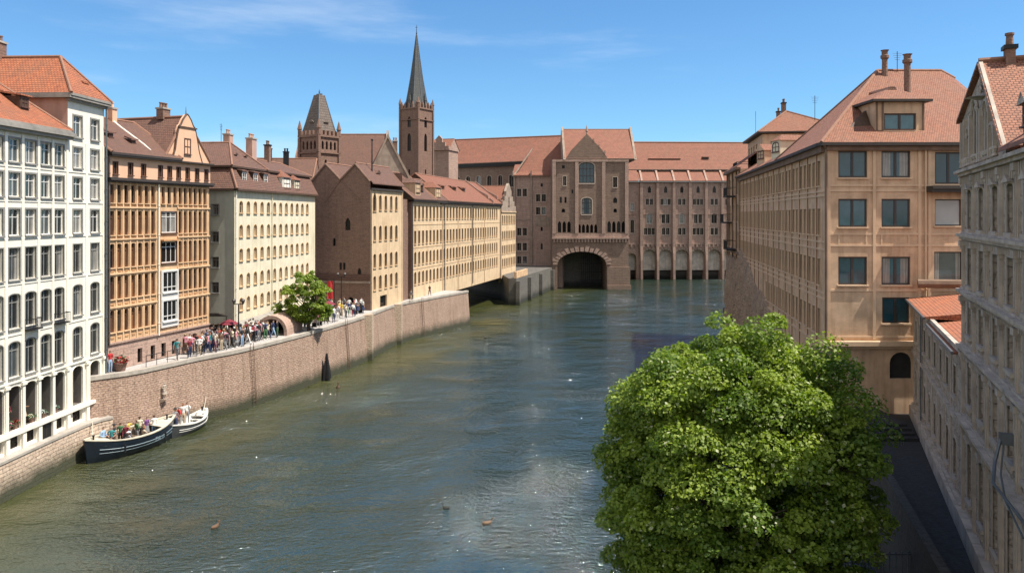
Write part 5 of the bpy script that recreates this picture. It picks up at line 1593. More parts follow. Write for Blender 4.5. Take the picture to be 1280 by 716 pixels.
    mb, n = ribbon_wall(L2, -1, 5.0, .45, .7)
    o = mb.build('masonry', ['quay'], root, (20, -80, 0)); along_uv(o, L2)
    mb2, _ = ribbon_wall([p + q * .08 for p, q in zip(L2, n)], 5.0, 5.3, 0, .5); mb2.build('coping', ['coping'], root, (20, -80, 0))
    # end return of the quay under the warehouse
    mb = MB(); mb.prism([(-6.9, 119.6), (-7.6, 119.9), (-30, 128.5), (-30, 127.5), (-8, 119)][::-1], -1, 5.0); mb.build('end_wall', ['greystone'], root, (20, -80, 0))
    for yy in (90.2, 101.0):
        x = edge_x(yy); mb = MB(); mb.prism([(x - .3, yy - .9), (x + .75, yy - .6), (x + .75, yy + .35), (x - .3, yy + .9)], -1, 5.35); mb.build('buttress', ['quay_low'], root, (20, -80, 0))

    # land under the far part
    root2 = empty('far_quay', (0.8, 145, 0), 0, 'dark grey stone quay standing in the water beyond the warehouse overhang', 'quay wall')
    mb = MB(); mb.prism([(.8, 145), (9.7, 177.5), (9.2, 190), (-60, 190), (-60, 176), (-12, 172), (-2.2, 156), (-.6, 145)], -2, 5.1); mb.build('masonry', ['greystone'], root2, (-.8, -145, 0))
    d = Vector((8.9, 32.5)).normalized(); nn = Vector((d.y, -d.x))
    for t in (0.3, 9.5, 19.5, 31):
        p = Vector((.8, 145)) + d * t
        q = [p - d * .6, p + nn * .7 - d * .4, p + nn * .7 + d * .4, p + d * .6]
        mb = MB(); mb.prism([(a.x, a.y) for a in q], -1, 4.6); mb.build('buttress', ['greystone'], root2, (-.8, -145, 0))
    mb = MB()
    p0 = Vector((.8, 145.2)); 
    for a, b_ in ((0.3, 9),):
        p = p0 + d * a; q = p0 + d * b_
        mb.prism([(p.x - .5, p.y), (p.x, p.y), (q.x, q.y), (q.x - .5, q.y)][::-1], 5.1, 6.3 if a < 1 else 5.9, 0)
    mb.build('parapet', ['ochre', ], root2, (-.8, -145, 0))
    mb = MB(); mb.prism([(-300, 189), (-25, 189), (-25, 226), (90, 226), (90, 400), (-300, 400)], -2.5, 4.9); tag(mb.build('far_bank', ['pave']), kind='structure')
    # right bank
    RB = [(12.6, 14), (12.8, 20), (17.3, 35), (20.25, 49.8), (27.5, 93.3), (30.0, 108), (50, 112), (84, 215)]
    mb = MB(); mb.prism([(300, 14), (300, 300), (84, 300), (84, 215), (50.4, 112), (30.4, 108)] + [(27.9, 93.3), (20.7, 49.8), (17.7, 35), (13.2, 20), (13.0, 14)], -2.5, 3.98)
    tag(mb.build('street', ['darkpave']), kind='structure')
    root = empty('embankment_wall', (18, 36, 0), 0, 'dark stone embankment wall beside the sunken lane behind the big tree', 'quay wall')
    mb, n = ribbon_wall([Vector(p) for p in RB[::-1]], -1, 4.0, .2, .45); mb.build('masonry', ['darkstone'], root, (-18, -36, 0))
    mb2, _ = ribbon_wall([Vector(p) for p in RB[::-1][4:7]], 4.0, 4.9, 0, .35); mb2.build('parapet', ['darkstone'], root, (-18, -36, 0))
    mb = MB(); mb.prism([(3.2, -20), (3.2, 30.5), (15.6, 30.5), (12.7, 20), (12.6, -20)][::-1], -2, 2.0); tag(mb.build('low_quay', ['darkpave']), kind='structure')
    # lane details: steps and a kerb of pale stones
    root = empty('lane_steps', (21, 40, 4), 0, 'dark stone steps crossing the shaded lane beside the annex', 'steps')
    mb = MB()
    for k in range(4): mb.box(-2.0, 2.6, 4 + .45 * k, 9.5, .15 * k, .15 * (k + 1) - .004)
    mb.build('treads', ['darkpave'], root, rz=0)

# ------------------------------------------------------------------ trees
def leaf_mat(name, lo, hi, pale):
    m, nt, b, out = new_mat(name)
    at = nt.nodes.new('ShaderNodeAttribute'); at.attribute_name = 'var'
    at2 = nt.nodes.new('ShaderNodeAttribute'); at2.attribute_name = 'tone'
    c = mixc(nt, at.outputs['Fac'], lo, hi)
    c = mixc(nt, at2.outputs['Fac'], c, pale)
    nt.links.new(c, b.inputs['Base Color']); b.inputs['Roughness'].default_value = .55
    tr = nt.nodes.new('ShaderNodeBsdfTranslucent'); nt.links.new(mixc(nt, 1.0, c, (1.25, 1.35, .35), 'MULTIPLY'), tr.inputs[0])
    mx = nt.nodes.new('ShaderNodeMixShader'); mx.inputs[0].default_value = .42
    nt.links.new(b.outputs[0], mx.inputs[1]); nt.links.new(tr.outputs[0], mx.inputs[2]); nt.links.new(mx.outputs[0], out.inputs[0])
    return m

def make_tree(name, label, base, crown_c, crown_r, trunk_r, nclump, nleaf, lsize, seed, mat, lumps=8, fork=.45, flat=.75, cr_=.75, lobes=None):
    rg = np.random.default_rng(seed); rr = random.Random(seed)
    base = Vector(base); cc = Vector(crown_c) - base; cr = Vector(crown_r)
    root = empty(name, base, 0, label, 'tree')
    lob = [(Vector((rg.normal(), rg.normal(), rg.normal() * .7)).normalized(), rg.uniform(.86, 1.1)) for _ in range(lumps)]
    cl = []
    lobes = lobes or []
    while len(cl) < nclump:
        if lobes and rr.random() < .25:
            lc, lr = rr.choice(lobes); d = Vector((rg.normal(), rg.normal(), rg.normal())).normalized()
            p = Vector(lc) - base + d * lr * rg.uniform(.5, 1); cl.append((p, 1.0)); continue
        d = Vector((rg.normal(), rg.normal(), rg.normal())).normalized()
        k = 1.0
        for ld, lv in lob:
            s = max(0, d.dot(ld)); k += (lv - 1) * s ** 12
        rad = rg.uniform(.25, 1) ** .3 * rg.uniform(.88, 1.04)
        if d.z < -.3 and rad < .5: continue
        p = cc + Vector((d.x * cr.x, d.y * cr.y, d.z * cr.z)) * k * rad * .93
        cl.append((p, rad))
    # skeleton
    mb = MB()
    fk = Vector((cc.x * .3, cc.y * .15, max(.6, (cc.z - cr.z) * (1 - fork) + cc.z * fork)))
    mb.path([(0, 0, -.3), (0.02, 0, .25), tuple(fk * .5 + Vector((.06, .03, 0))), tuple(fk)], [trunk_r * 1.5, trunk_r * 1.1, trunk_r * .9, trunk_r * .75], 10)
    tr_o = mb.build('trunk', ['bark'], root, smooth=True)
    mb = MB()
    mains = []
    nm = 9
    for k in range(nm):
        a = 2 * math.pi * k / nm + rr.uniform(-.3, .3); e = rr.uniform(.1, 1.1)
        d = Vector((math.cos(a) * math.cos(e) * cr.x, math.sin(a) * math.cos(e) * cr.y, math.sin(e) * cr.z)) * .62
        end = cc + d - Vector((0, 0, cr.z * .12))
        st = fk * rr.uniform(.85, 1.0)
        m1 = st.lerp(end, .35) + Vector((rr.uniform(-.3, .3), rr.uniform(-.3, .3), rr.uniform(0, .4))); m2 = st.lerp(end, .7) + Vector((rr.uniform(-.3, .3), rr.uniform(-.3, .3), rr.uniform(0, .3)))
        mb.path([st, m1, m2, end], [trunk_r * .5, trunk_r * .36, trunk_r * .24, trunk_r * .12], 7)
        mains += [m1, m2, end]
    for p, rad in cl[::3]:
        q = min(mains, key=lambda m: (m - p).length)
        mid = q.lerp(p, .5) + Vector((0, 0, .12))
        mb.path([q, mid, p], [trunk_r * .12, trunk_r * .07, trunk_r * .03], 4, caps=False)
    mb.build('limbs', ['bark'], root, smooth=True)
    # leaves
    P = []; Nn = []; V = []; T = []
    for p, rad in cl:
        n = int(nleaf * rr.uniform(.6, 1.35))
        cs = cr_ * rr.uniform(.5, 1.15)
        g = rg.normal(size=(n, 3)); g /= np.linalg.norm(g, axis=1)[:, None]
        up = rg.random(n) < .62; g[:, 2] = np.where(up, np.abs(g[:, 2]), g[:, 2] * .5)
        r_ = rg.uniform(.35, 1, n) ** .45
        pos = g * r_[:, None] * np.array([cs, cs, cs * flat]) + np.array(p)
        pos[:, 2] -= .25 * (g[:, 0] ** 2 + g[:, 1] ** 2) * cs * r_      # drooping skirts
        out_ = g * .55 + np.array([0, 0, .55]) + rg.normal(size=(n, 3)) * .5
        P.append(pos); Nn.append(out_)
        V.append(np.clip(rr.uniform(.0, .9) + rg.normal(size=n) * .2, 0, 1))
        T.append(np.where(rg.random(n) < .06, .75, 0.0) * (1 if rr.random() < .5 else .2))  # random leaves toned paler
    P = np.concatenate(P); Nn = np.concatenate(Nn); V = np.concatenate(V); T = np.concatenate(T)
    Nn /= np.linalg.norm(Nn, axis=1)[:, None]
    n = len(P)
    ref = rg.normal(size=(n, 3)); t = np.cross(Nn, ref); t /= np.linalg.norm(t, axis=1)[:, None]; b = np.cross(Nn, t)
    s = (lsize * rg.uniform(.6, 1.3, n))[:, None]
    # leaf: a folded kite of two triangles... four corners, midrib from base to tip
    v0 = P - t * s * .55; v1 = P + b * s * .42 + Nn * s * .12; v2 = P + t * s * .6; v3 = P - b * s * .42 + Nn * s * .12
    co = np.stack([v0, v3, v2, v1], 1).reshape(-1, 3)
    me = bpy.data.meshes.new('foliage')
    me.vertices.add(4 * n); me.vertices.foreach_set('co', co.ravel())
    base_i = np.arange(n)[:, None] * 4
    loops = (base_i + np.array([0, 1, 2, 0, 2, 3])).ravel()
    me.loops.add(6 * n); me.loops.foreach_set('vertex_index', loops.astype(np.int32))
    me.polygons.add(2 * n); me.polygons.foreach_set('loop_start', np.arange(0, 6 * n, 3, dtype=np.int32)); 
    me.update(calc_edges=True)
    a = me.attributes.new('var', 'FLOAT', 'FACE'); a.data.foreach_set('value', np.repeat(V, 2).astype(np.float32))
    a = me.attributes.new('tone', 'FLOAT', 'FACE'); a.data.foreach_set('value', np.repeat(T, 2).astype(np.float32))
    me.materials.append(mat)
    o = bpy.data.objects.new('crown', me); COL.objects.link(o); o.parent = root
    print('TREE', name, n, 'leaves')
    return root

def trees():
    lm = leaf_mat('maple leaves', (.09, .16, .014), (.29, .37, .045), (.62, .62, .42))
    make_tree('broadleaf_tree', 'large round green tree with pale tufts filling the right foreground', (7.9, 28.2, 2.0), (8.6, 28.6, 7.3), (5.85, 5.5, 6.25), .42, 680, 430, .125, 37, lm, lumps=24, cr_=.86)
    lm2 = leaf_mat('young leaves', (.12, .19, .022), (.32, .40, .06), (.4, .44, .16))
    make_tree('promenade_tree', 'small bright green tree growing on the promenade in front of the cream house', (-20.95, 78.3, 5.2), (-21.3, 78.3, 8.6), (2.6, 2.6, 2.9), .16, 150, 170, .17, 5, lm2, lumps=8, cr_=.55, fork=.35,
              lobes=[((-23.6, 78.2, 7.2), .9), ((-19.3, 78.2, 7.3), .8)])
# ------------------------------------------------------------------ people
SKIN = {}
CLOTH = {'red': (.45, .03, .03), 'white': (.72, .72, .70), 'black': (.02, .02, .024), 'navy': (.02, .035, .10), 'pale blue': (.28, .42, .60), 'grey': (.22, .22, .23),
         'green': (.06, .16, .07), 'yellow': (.60, .45, .08), 'pink': (.62, .26, .32), 'beige': (.48, .39, .28), 'orange': (.60, .20, .04), 'brown': (.14, .08, .05),
         'purple': (.16, .06, .20), 'teal': (.04, .22, .24), 'cream': (.62, .56, .42), 'maroon': (.18, .02, .035)}
HAIR = {'brown': (.06, .03, .018), 'black': (.012, .011, .011), 'blond': (.42, .28, .11), 'grey': (.28, .27, .26), 'ginger': (.28, .09, .03)}

def cmat(kind, key):
    nm = kind + ' ' + key
    if nm not in M:
        col = {'cloth': CLOTH, 'hair': HAIR, 'skin': {'pale': (.52, .32, .23), 'mid': (.36, .20, .13), 'dark': (.12, .065, .04)}}[kind][key]
        M[nm] = plain(nm, col, .8 if kind != 'skin' else .55, var=.08)
    return M[nm]

def pose_joints(p):
    """joint name -> (x,y,z,r); the figure faces -y"""
    J = {'pelvis': (0, 0, .96, .135), 'waist': (0, -.005, 1.12, .118), 'chest': (0, 0, 1.33, .145), 'neckb': (0, .01, 1.46, .065), 'neck': (0, .0, 1.52, .052),
         'chin': (0, -.015, 1.575, .07), 'skull': (0, -.005, 1.65, .098), 'crown': (0, .01, 1.70, .075), 'nose': (0, -.105, 1.625, .018)}
    sit = p.get('sit')
    for s, sx in (('l', -1), ('r', 1)):
        J['sh' + s] = (sx * .175, 0, 1.41, .062)
        a = p.get('arm' + s, 'down')
        ua = {'down': ((.215, .02, 1.14), (.225, -.05, .90), (.225, -.075, .81)),
              'bent': ((.225, .01, 1.14), (.14, -.22, 1.10), (.09, -.29, 1.12)),
              'hip': ((.30, .05, 1.17), (.17, -.06, 1.02), (.13, -.09, .99)),
              'up': ((.24, -.18, 1.30), (.17, -.26, 1.52), (.14, -.25, 1.60)),
              'back': ((.22, .12, 1.16), (.225, .14, .93), (.22, .12, .84)),
              'fwd': ((.21, -.12, 1.17), (.20, -.28, .98), (.20, -.35, .94)),
              'phone': ((.24, -.10, 1.18), (.15, -.12, 1.42), (.115, -.08, 1.52))}[a]
        for nme, q, r in zip(('el', 'wr', 'ha'), ua, (.045, .032, .036)):
            J[nme + s] = (sx * q[0], q[1], q[2], r)
        if sit:
            J['hip' + s] = (sx * .095, -.03, .93, .095); J['kn' + s] = (sx * .13, -.46, .95, .062); J['an' + s] = (sx * .13, -.48, .56, .043); J['to' + s] = (sx * .14, -.62, .52, .036)
        else:
            st = p.get('step', 0) * sx; w = p.get('wide', 0)
            J['hip' + s] = (sx * .09, 0, .88, .095)
            J['kn' + s] = (sx * (.10 + w * .5), -.02 - st * .14 - abs(st) * .02, .49, .062)
            J['an' + s] = (sx * (.10 + w), .02 - st * .27, .09 + (.05 if st < 0 else 0), .043)
            J['to' + s] = (sx * (.12 + w), -.13 - st * .27, .04, .036)
    return J
BONES = [('pelvis', 'waist', 1), ('waist', 'chest', 1), ('chest', 'neckb', 1), ('neckb', 'neck', 0), ('neck', 'chin', 0), ('chin', 'skull', 0), ('skull', 'crown', 2), ('chin', 'nose', 0)]
for s_ in 'lr':
    BONES += [('chest', 'sh' + s_, 1), ('sh' + s_, 'el' + s_, 1), ('el' + s_, 'wr' + s_, 0), ('wr' + s_, 'ha' + s_, 0), ('pelvis', 'hip' + s_, 3), ('hip' + s_, 'kn' + s_, 3), ('kn' + s_, 'an' + s_, 3), ('an' + s_, 'to' + s_, 4)]

def person_mesh(p):
    J = pose_joints(p); names = list(J)
    bones = [b for b in BONES if b[1] != 'nose']
    J.pop('nose'); names = list(J)
    me = bpy.data.meshes.new('tmp'); me.from_pydata([J[n][:3] for n in names], [(names.index(a), names.index(b)) for a, b, c in bones], [])
    ob = bpy.data.objects.new('tmp', me); COL.objects.link(ob)
    ob.modifiers.new('s', 'SKIN')
    if not me.skin_vertices: me.skin_vertices.new()
    sv = me.skin_vertices[0].data
    for i, n in enumerate(names):
        r = J[n][3]; sv[i].radius = (r, r * (.78 if n in ('chest', 'waist', 'pelvis') else 1)); sv[i].use_root = (n == 'pelvis')
    su = ob.modifiers.new('u', 'SUBSURF'); su.levels = 1; su.render_levels = 1
    dg = bpy.context.evaluated_depsgraph_get(); ev = ob.evaluated_get(dg)
    res = bpy.data.meshes.new_from_object(ev); bpy.data.objects.remove(ob)
    V = [Vector(v.co) for v in res.vertices]; F = [list(f.vertices) for f in res.polygons]
    mi = []
    for f in res.polygons:
        c = Vector(f.center); best = (9, 0)
        for a, b, k in bones:
            A = Vector(J[a][:3]); Bv = Vector(J[b][:3]); d = Bv - A
            t = max(0, min(1, (c - A).dot(d) / d.length_squared)); q = (c - A - d * t).length - (J[a][3] * (1 - t) + J[b][3] * t) * .8
            if q < best[0]: best = (q, k)
        k = best[1]
        if k in (0, 2):
            if c.z > 1.60 and (c.z > 1.665 or c.y > -.01 ): k = 2
            elif k == 2: k = 0
            if p.get('hair') == 'long' and c.y > .03 and c.z > 1.45 and abs(c.x) < .12: k = 2
            if p.get('long') and k == 0 and abs(c.x) > .1 and c.z < 1.45 : 
                k = 1
        if k == 1 and c.z < .99 and abs(c.x) < .17: k = 3
        mi.append(k)
    bpy.data.meshes.remove(res)
    def boxat(c, d, w, l, th, k):
        d = Vector(d).normalized(); x = d.cross(Vector((0, 1, .3))).normalized(); y = d.cross(x)
        b = len(V)
        for e, sc in ((0, 1), (l, .7)):
            for sx, sy in ((-1, -1), (1, -1), (1, 1), (-1, 1)):
                V.append(Vector(c) + d * e + x * w * sc * sx + y * th * sc * sy)
        for f in ((0, 1, 2, 3), (4, 7, 6, 5), (0, 4, 5, 1), (1, 5, 6, 2), (2, 6, 7, 3), (3, 7, 4, 0)): F.append([b + i for i in f]); mi.append(k)
    for s in 'lr':    # four fingers and a thumb
        h = Vector(J['ha' + s][:3]); w = Vector(J['wr' + s][:3]); d = (h - w).normalized(); x = d.cross(Vector((1, 0, 0))); x = x.normalized() if x.length > .1 else Vector((0, 1, 0))
        for k, l in enumerate((.055, .065, .06, .045)): boxat(h + d * .02 + x * (.027 - .018 * k), d + x * (.05 - .03 * k), .008, l, .008, 0)
        boxat(w + d * .03 + x * .03, d * .6 + x, .009, .05, .009, 0)
    # nose, ears, eyes
    boxat((0, -.085, 1.645), (0, -.5, -1), .012, .035, .014, 0)
    for sx in (-1, 1):
        boxat((sx * .093, .0, 1.655), (0, 0, -1), .01, .05, .02, 0)
        boxat((sx * .033, -.088, 1.662), (0, 0, -1), .012, .012, .008, 2)
    if p.get('skirt'):
        n = 14; b = len(V)
        for r, z in ((.15, 1.02), (.2, .8), (.27, .5)):
            for j in range(n): t = 2 * math.pi * j / n; V.append(Vector((r * math.cos(t), r * .85 * math.sin(t), z)))
        for i in range(2):
            for j in range(n): F.append([b + i * n + j, b + i * n + (j + 1) % n, b + (i + 1) * n + (j + 1) % n, b + (i + 1) * n + j]); mi.append(3)
    if p.get('bag'):
        boxat((0, .14, 1.42), (0, .1, -1), .14, .38, .07, 4)
    if p.get('hat'):
        n = 12; b = len(V)
        for r, z in ((.17, 1.70), (.105, 1.71), (.095, 1.77), (.02, 1.80)):
            for j in range(n): t = 2 * math.pi * j / n; V.append(Vector((r * math.cos(t), .005 + r * math.sin(t), z)))
        for i in range(3):
            for j in range(n): F.append([b + i * n + j, b + i * n + (j + 1) % n, b + (i + 1) * n + (j + 1) % n, b + (i + 1) * n + j]); mi.append(4)
    m2 = bpy.data.meshes.new('person'); m2.from_pydata([tuple(v) for v in V], [], F)
    for k in ('skin pale', 'cloth white', 'hair brown', 'cloth navy', 'cloth black'):
        a, b = k.split(' ', 1); m2.materials.append(cmat(a, b))
    m2.polygons.foreach_set('material_index', mi); m2.polygons.foreach_set('use_smooth', [True] * len(mi)); m2.update()
    return m2

POSES = [dict(d='arms down'), dict(d='walking', step=1, arml='fwd', armr='back'), dict(d='hands on hips', arml='hip', armr='hip', wide=.06),
         dict(d='hands held forward', arml='bent', armr='bent', long=1), dict(d='one arm raised', armr='up', wide=.04),
         dict(d='with a backpack', step=-1, arml='back', armr='fwd', bag=1, long=1), dict(d='wearing a skirt', arml='down', armr='bent', skirt=1, hair='long'),
         dict(d='in brimmed hat', arml='bent', armr='down', hat=1, wide=.03), dict(d='phoning', armr='phone', hair='long', long=1)]
SIT = [dict(d='sitting', sit=1, arml='fwd', armr='fwd'), dict(d='seated, long hair', sit=1, arml='fwd', armr='bent', hair='long', long=1), dict(d='seated in hat', sit=1, arml='bent', armr='fwd', hat=1)]
PM = {}
USED = set()
def person(x, y, z, rz, pose, place, group, rr, fixed=None, scale=None):
    key = id(pose)
    if key not in PM: PM[key] = person_mesh(pose)
    shirts = list(CLOTH); tr = ['navy', 'black', 'grey', 'beige', 'pale blue', 'brown', 'green', 'white', 'maroon']
    for _ in range(400):
        h = rr.choices(list(HAIR), (5, 4, 2, 2, 1))[0]; s = rr.choices(shirts, [9 if c == 'white' else 16 if c == 'black' else 8 if c in ('navy', 'grey') else 3 if c in ('red', 'maroon', 'cream', 'pink') else 1 if c in ('beige', 'brown', 'pale blue') else .35 for c in shirts])[0]; t = rr.choices(tr, (8, 10, 5, 2, 1, 2, 1, 2, 1))[0]
        if fixed: s, t = fixed
        if s == t: continue
        if (h, s, t, pose['d']) not in USED: break
    USED.add((h, s, t, pose['d']))
    o = bpy.data.objects.new('person', PM[key]); COL.objects.link(o)
    sc = scale or rr.uniform(.93, 1.06)
    o.location = (x, y, z); o.rotation_euler = (0, 0, rz); o.scale = (sc, sc, sc)
    sk = rr.choices(['pale', 'mid', 'dark'], (6, 3, 1))[0]
    for i, mname in enumerate((('skin', sk), ('cloth', s), ('hair', h), ('cloth', t), ('cloth', rr.choice(['black', 'brown', 'grey', 'white'])))):
        o.material_slots[i].link = 'OBJECT'; o.material_slots[i].material = cmat(*mname)
    tag(o, f"{h} haired person in {s} and {t}, {pose['d']}, {place}", 'person', group)
    return o

def crowd():
    rr = random.Random(41)
    placed = []
    def scatter(n, ys, fx, place, group, mind=.5, mode=None):
        c = 0; tries = 0
        while c < n and tries < 6000:
            tries += 1
            y = rr.uniform(*ys); a, b = fx(y); x = rr.uniform(a, b)
            if any((x - u) ** 2 + (y - v) ** 2 < mind ** 2 for u, v in placed): continue
            if (x + 23.6) ** 2 < 1.9 ** 2 and 74.2 < y < 79.2: continue
            if (x + 20.95) ** 2 + (y - 78.3) ** 2 < .5: continue
            placed.append((x, y)); c += 1
            person(x, y, 5.2, rr.uniform(0, 6.28), rr.choice(POSES), place, group, rr)
    front = lambda y: -26.3 + .105 * (y - 72)
    g = 'people crowding the promenade'
    scatter(34, (64.6, 69.0), lambda y: (-27.2 + .3 * (y - 67), edge_x(y) - 1.0), 'crowd beside orange house', g, .5)
    scatter(46, (69.0, 75.0), lambda y: (front(y) + .3, edge_x(y) - 1.5), 'crowd below cream house', g, .47)
    scatter(12, (69.2, 71.7), lambda y: (-28.5, -26.6), 'in the dark alley', g, .5)
    scatter(26, (79.5, 86.5), lambda y: (front(y) + .4, edge_x(y) - 1.0), 'behind the promenade tree', g, .6)
    scatter(24, (87, 94.3), lambda y: (-22.6, edge_x(y) - .9), 'by the brick warehouse', g, .62)
    for x, y, pz in ((-27.6, 62.6, 1), (-26.8, 63.2, 0), (-26.35, 64.0, 3), (-30.3, 57.3, 0)):
        person(x, y, 5.2, rr.uniform(0, 6.28), POSES[pz], 'before the orange house', 'people by the orange house', rr)
    for x, y in ((-12.2, 112.5), (-13.9, 104.5)):
        person(x, y, 5.2, rr.uniform(0, 6.28), POSES[1], 'before the river warehouse', 'people by the river warehouse', rr)
    # figures in the ground arcade
    for u, cl, ps in ((5.5, ('red', 'black'), 0), (7.0, ('maroon', 'grey'), 3), (8.5, ('white', 'beige'), 6), (13.4, ('grey', 'navy'), 2)):
        a = math.atan2(16.6, .76)
        x = -31.36 + math.cos(a) * u - math.sin(a) * .5; y = 40.4 + math.sin(a) * u + math.cos(a) * .5
        person(x, y, 2.3 + 1.36, a + rr.uniform(-.4, .4), POSES[ps], 'in the white arcade', 'people in the arches', rr, cl)

# ------------------------------------------------------------------ boats
def hull_mb(Lh, Bm, Hh, sheer=.35, n=26, pw=2.4, bow_full=.6):
    secs = []
    for i in range(n + 1):
        t = -1 + 2 * i / n
        b = Bm / 2 * max(.02, (1 - abs(t) ** (pw if t < 0 else pw * bow_full * 1.4))) ** .75
        z = Hh + sheer * abs(t) ** 2.2
        x = t * Lh / 2
        rake = .22 * (1 if t > 0 else -1) * abs(t) ** 6
        secs.append([(x + rake, -b, z), (x + rake * .5, -b * .97, z * .55), (x, -b * .72, 0), (x * .97, -b * .35, -.3), (x * .97, b * .35, -.3), (x, b * .72, 0), (x + rake * .5, b * .97, z * .55), (x + rake, b, z)])
    return secs

def loft(mb, secs, mat=0, close=True):
    m = len(secs[0]); vs = [p for s in secs for p in s]; fs = []
    for i in range(len(secs) - 1):
        for j in range(m - 1):
            a = i * m + j; fs.append((a, a + 1, a + m + 1, a + m)[::-1])
    mb.add(vs, fs, mat)
    if close:
        mb.add(secs[0], [list(range(m))], mat); mb.add(secs[-1], [list(range(m))[::-1]], mat)

def boats():
    M['hull_blue'] = plain('dark blue hull', (.008, .016, .028), .3, var=.3, scale=2)
    M['hull_grey'] = plain('grey hull', (.05, .055, .06), .4)
    M['deck_cream'] = plain('cream deck', (.55, .50, .40), .7, var=.15, scale=3)
    M['boatwhite'] = plain('boat white', (.70, .69, .64), .5, var=.06)
    M['deckwood'] = plain('worn deck boards', (.24, .18, .13), .8, var=.35, scale=6)
    M['hull_line'] = plain('pale blue stripe', (.20, .27, .31), .5)
    def boat(name, label, cx, cy, hx, hy, Lh, Bm, Hh, mats, white):
        a = math.atan2(hy, hx)
        r = empty(name, (cx, cy, 0), a, label, 'boat')
        secs = hull_mb(Lh, Bm, Hh, .42 if not white else .3)
        mb = MB(); loft(mb, secs); mb.build('hull', [mats[0]], r, smooth=True)
        mb = MB()   # gunwale
        for side in (0, 7):
            pts = [s[side] for s in secs]
            s_ = 1 if side == 0 else -1
            for p, q in zip(pts[:-1], pts[1:]):
                w = .16
                def inn(v):
                    return (v[0] * .985, v[1] + s_ * min(w, abs(v[1])), v[2])
                o4 = [(p[0], p[1] - s_ * .04, p[2]), (q[0], q[1] - s_ * .04, q[2]), inn(q), inn(p)]
                mb.extrude(o4 if s_ > 0 else o4[::-1], (0, 0, .07), 0)
        mb.build('gunwale', [mats[1]], r)
        mb = MB()   # floor and inner sides
        ins = []
        for s in secs[1:-1]:
            b = abs(s[0][1]) - .12
            b = max(.02, b); z = s[0][2]
            ins.append([(s[0][0] * .97, b, z), (s[0][0] * .97, b * .78, .28), (s[0][0] * .97, -b * .78, .28), (s[0][0] * .97, -b, z)])
        loft(mb, ins); mb.build('inner_deck', [mats[2]], r)
        # raised end decks
        for rng in ((1, 6), (len(secs) - 7, len(secs) - 2)):
            mb = MB()
            for i in range(*rng):
                p, q = secs[i], secs[i + 1]
                f = lambda s, e: (s[0][0] * .985, e * max(.01, (abs(s[0][1]) - .08)), s[0][2] - .02)
                mb.extrude([f(p, -1), f(q, -1), f(q, 1), f(p, 1)], (0, 0, -.06), 0)
            mb.build('end_deck', [mats[3]], r)
        for x in np.linspace(-Lh * .26, Lh * .26, 4 if not white else 3):
            mb = MB(); b = Bm / 2 - .3
            mb.box(x - .14, x + .14, -b, b, Hh * .62, Hh * .62 + .05, 0)
            for y in (-b * .6, b * .6): mb.box(x - .04, x + .04, y - .04, y + .04, .28, Hh * .62 + .01, 0)
            mb.build('bench', [mats[2]], r)
        mb = MB()
        for side in (1, 6):
            sg = -1 if side == 1 else 1
            for zz in ((.6, .028), (.42, .018)):
                pts = []
                for s in secs[2:-2]:
                    t = zz[0]; z0_, z1_ = s[side][2], s[0][2]
                    zq = s[0][2] * t
                    yb = abs(s[side][1]) + (abs(s[0][1]) - abs(s[side][1])) * max(0, (t - .55) / .45) if t > .55 else abs(s[2][1]) + (abs(s[side][1]) - abs(s[2][1])) * t / .55
                    pts.append((s[0][0] * (.985), sg * (yb + .012), zq))
                mb.path(pts, [zz[1]] * len(pts), 5)
        mb.build('rubbing_strake', [mats[4]], r)
        mb = MB()
        mb.lathe((Lh / 2 - .5, 0, Hh + .25), [(.07, 0), (.06, .3), (.1, .33), (.1, .38)], 8); mb.lathe((-Lh / 2 + .5, 0, Hh + .25), [(.07, 0), (.06, .3), (.1, .33), (.1, .38)], 8)
        mb.build('bollard', ['iron'], r)
        return r, a
    r, a = boat('barge', 'dark blue open barge with cream decks and passengers moored at the low quay', -27.7, 55.4, 3.0, 6.4, 7.1, 3.0, 1.2, ('hull_blue', 'deck_cream', 'deckwood', 'deck_cream', 'hull_line'), False)
    # pale lettering on the hull side
    cu = bpy.data.curves.new('lettering', 'FONT'); cu.body = 'FA IV'; cu.size = .42; cu.extrude = .008; cu.align_x = 'CENTER'
    cu.materials.append(M['hull_line'])
    t = bpy.data.objects.new('lettering', cu); COL.objects.link(t)
    dg = bpy.context.evaluated_depsgraph_get(); me = bpy.data.meshes.new_from_object(t.evaluated_get(dg)); bpy.data.objects.remove(t)
    t = bpy.data.objects.new('lettering', me); COL.objects.link(t); t.parent = r
    t.location = (1.2, -1.535, .62); t.rotation_euler = (R(93), 0, R(1.5))
    rr = random.Random(9)
    def aboard(u, v, z, rz, pose, cl=None, place='on the blue barge'):
        x = -27.7 + math.cos(a) * u - math.sin(a) * v; y = 55.4 + math.sin(a) * u + math.cos(a) * v
        person(x, y, z, a + rz, pose, place, 'passengers on the moored boats', rr, cl)
    aboard(-1.9, .55, .28, .2, POSES[3], ('pale blue', 'grey')); aboard(-1.5, .2, .28, -1, POSES[2], ('teal', 'navy'))
    aboard(-.9, .75, .28, .5, POSES[7], ('black', 'brown')); aboard(-.45, .65, .28, 2.2, POSES[0], ('green', 'black')); aboard(-.3, .25, .28, -.7, POSES[8], ('maroon', 'black'))
    aboard(.35, .8, .28, .3, POSES[4], ('yellow', 'navy')); aboard(.75, .45, .28, 1.5, POSES[3], ('green', 'grey')); aboard(1.2, .7, .28, -.5, POSES[0], ('cream', 'black'))
    aboard(1.75, .6, .28, .1, POSES[6], ('purple', 'grey')); aboard(2.1, .25, .28, 2.6, POSES[8], ('white', 'pale blue'))
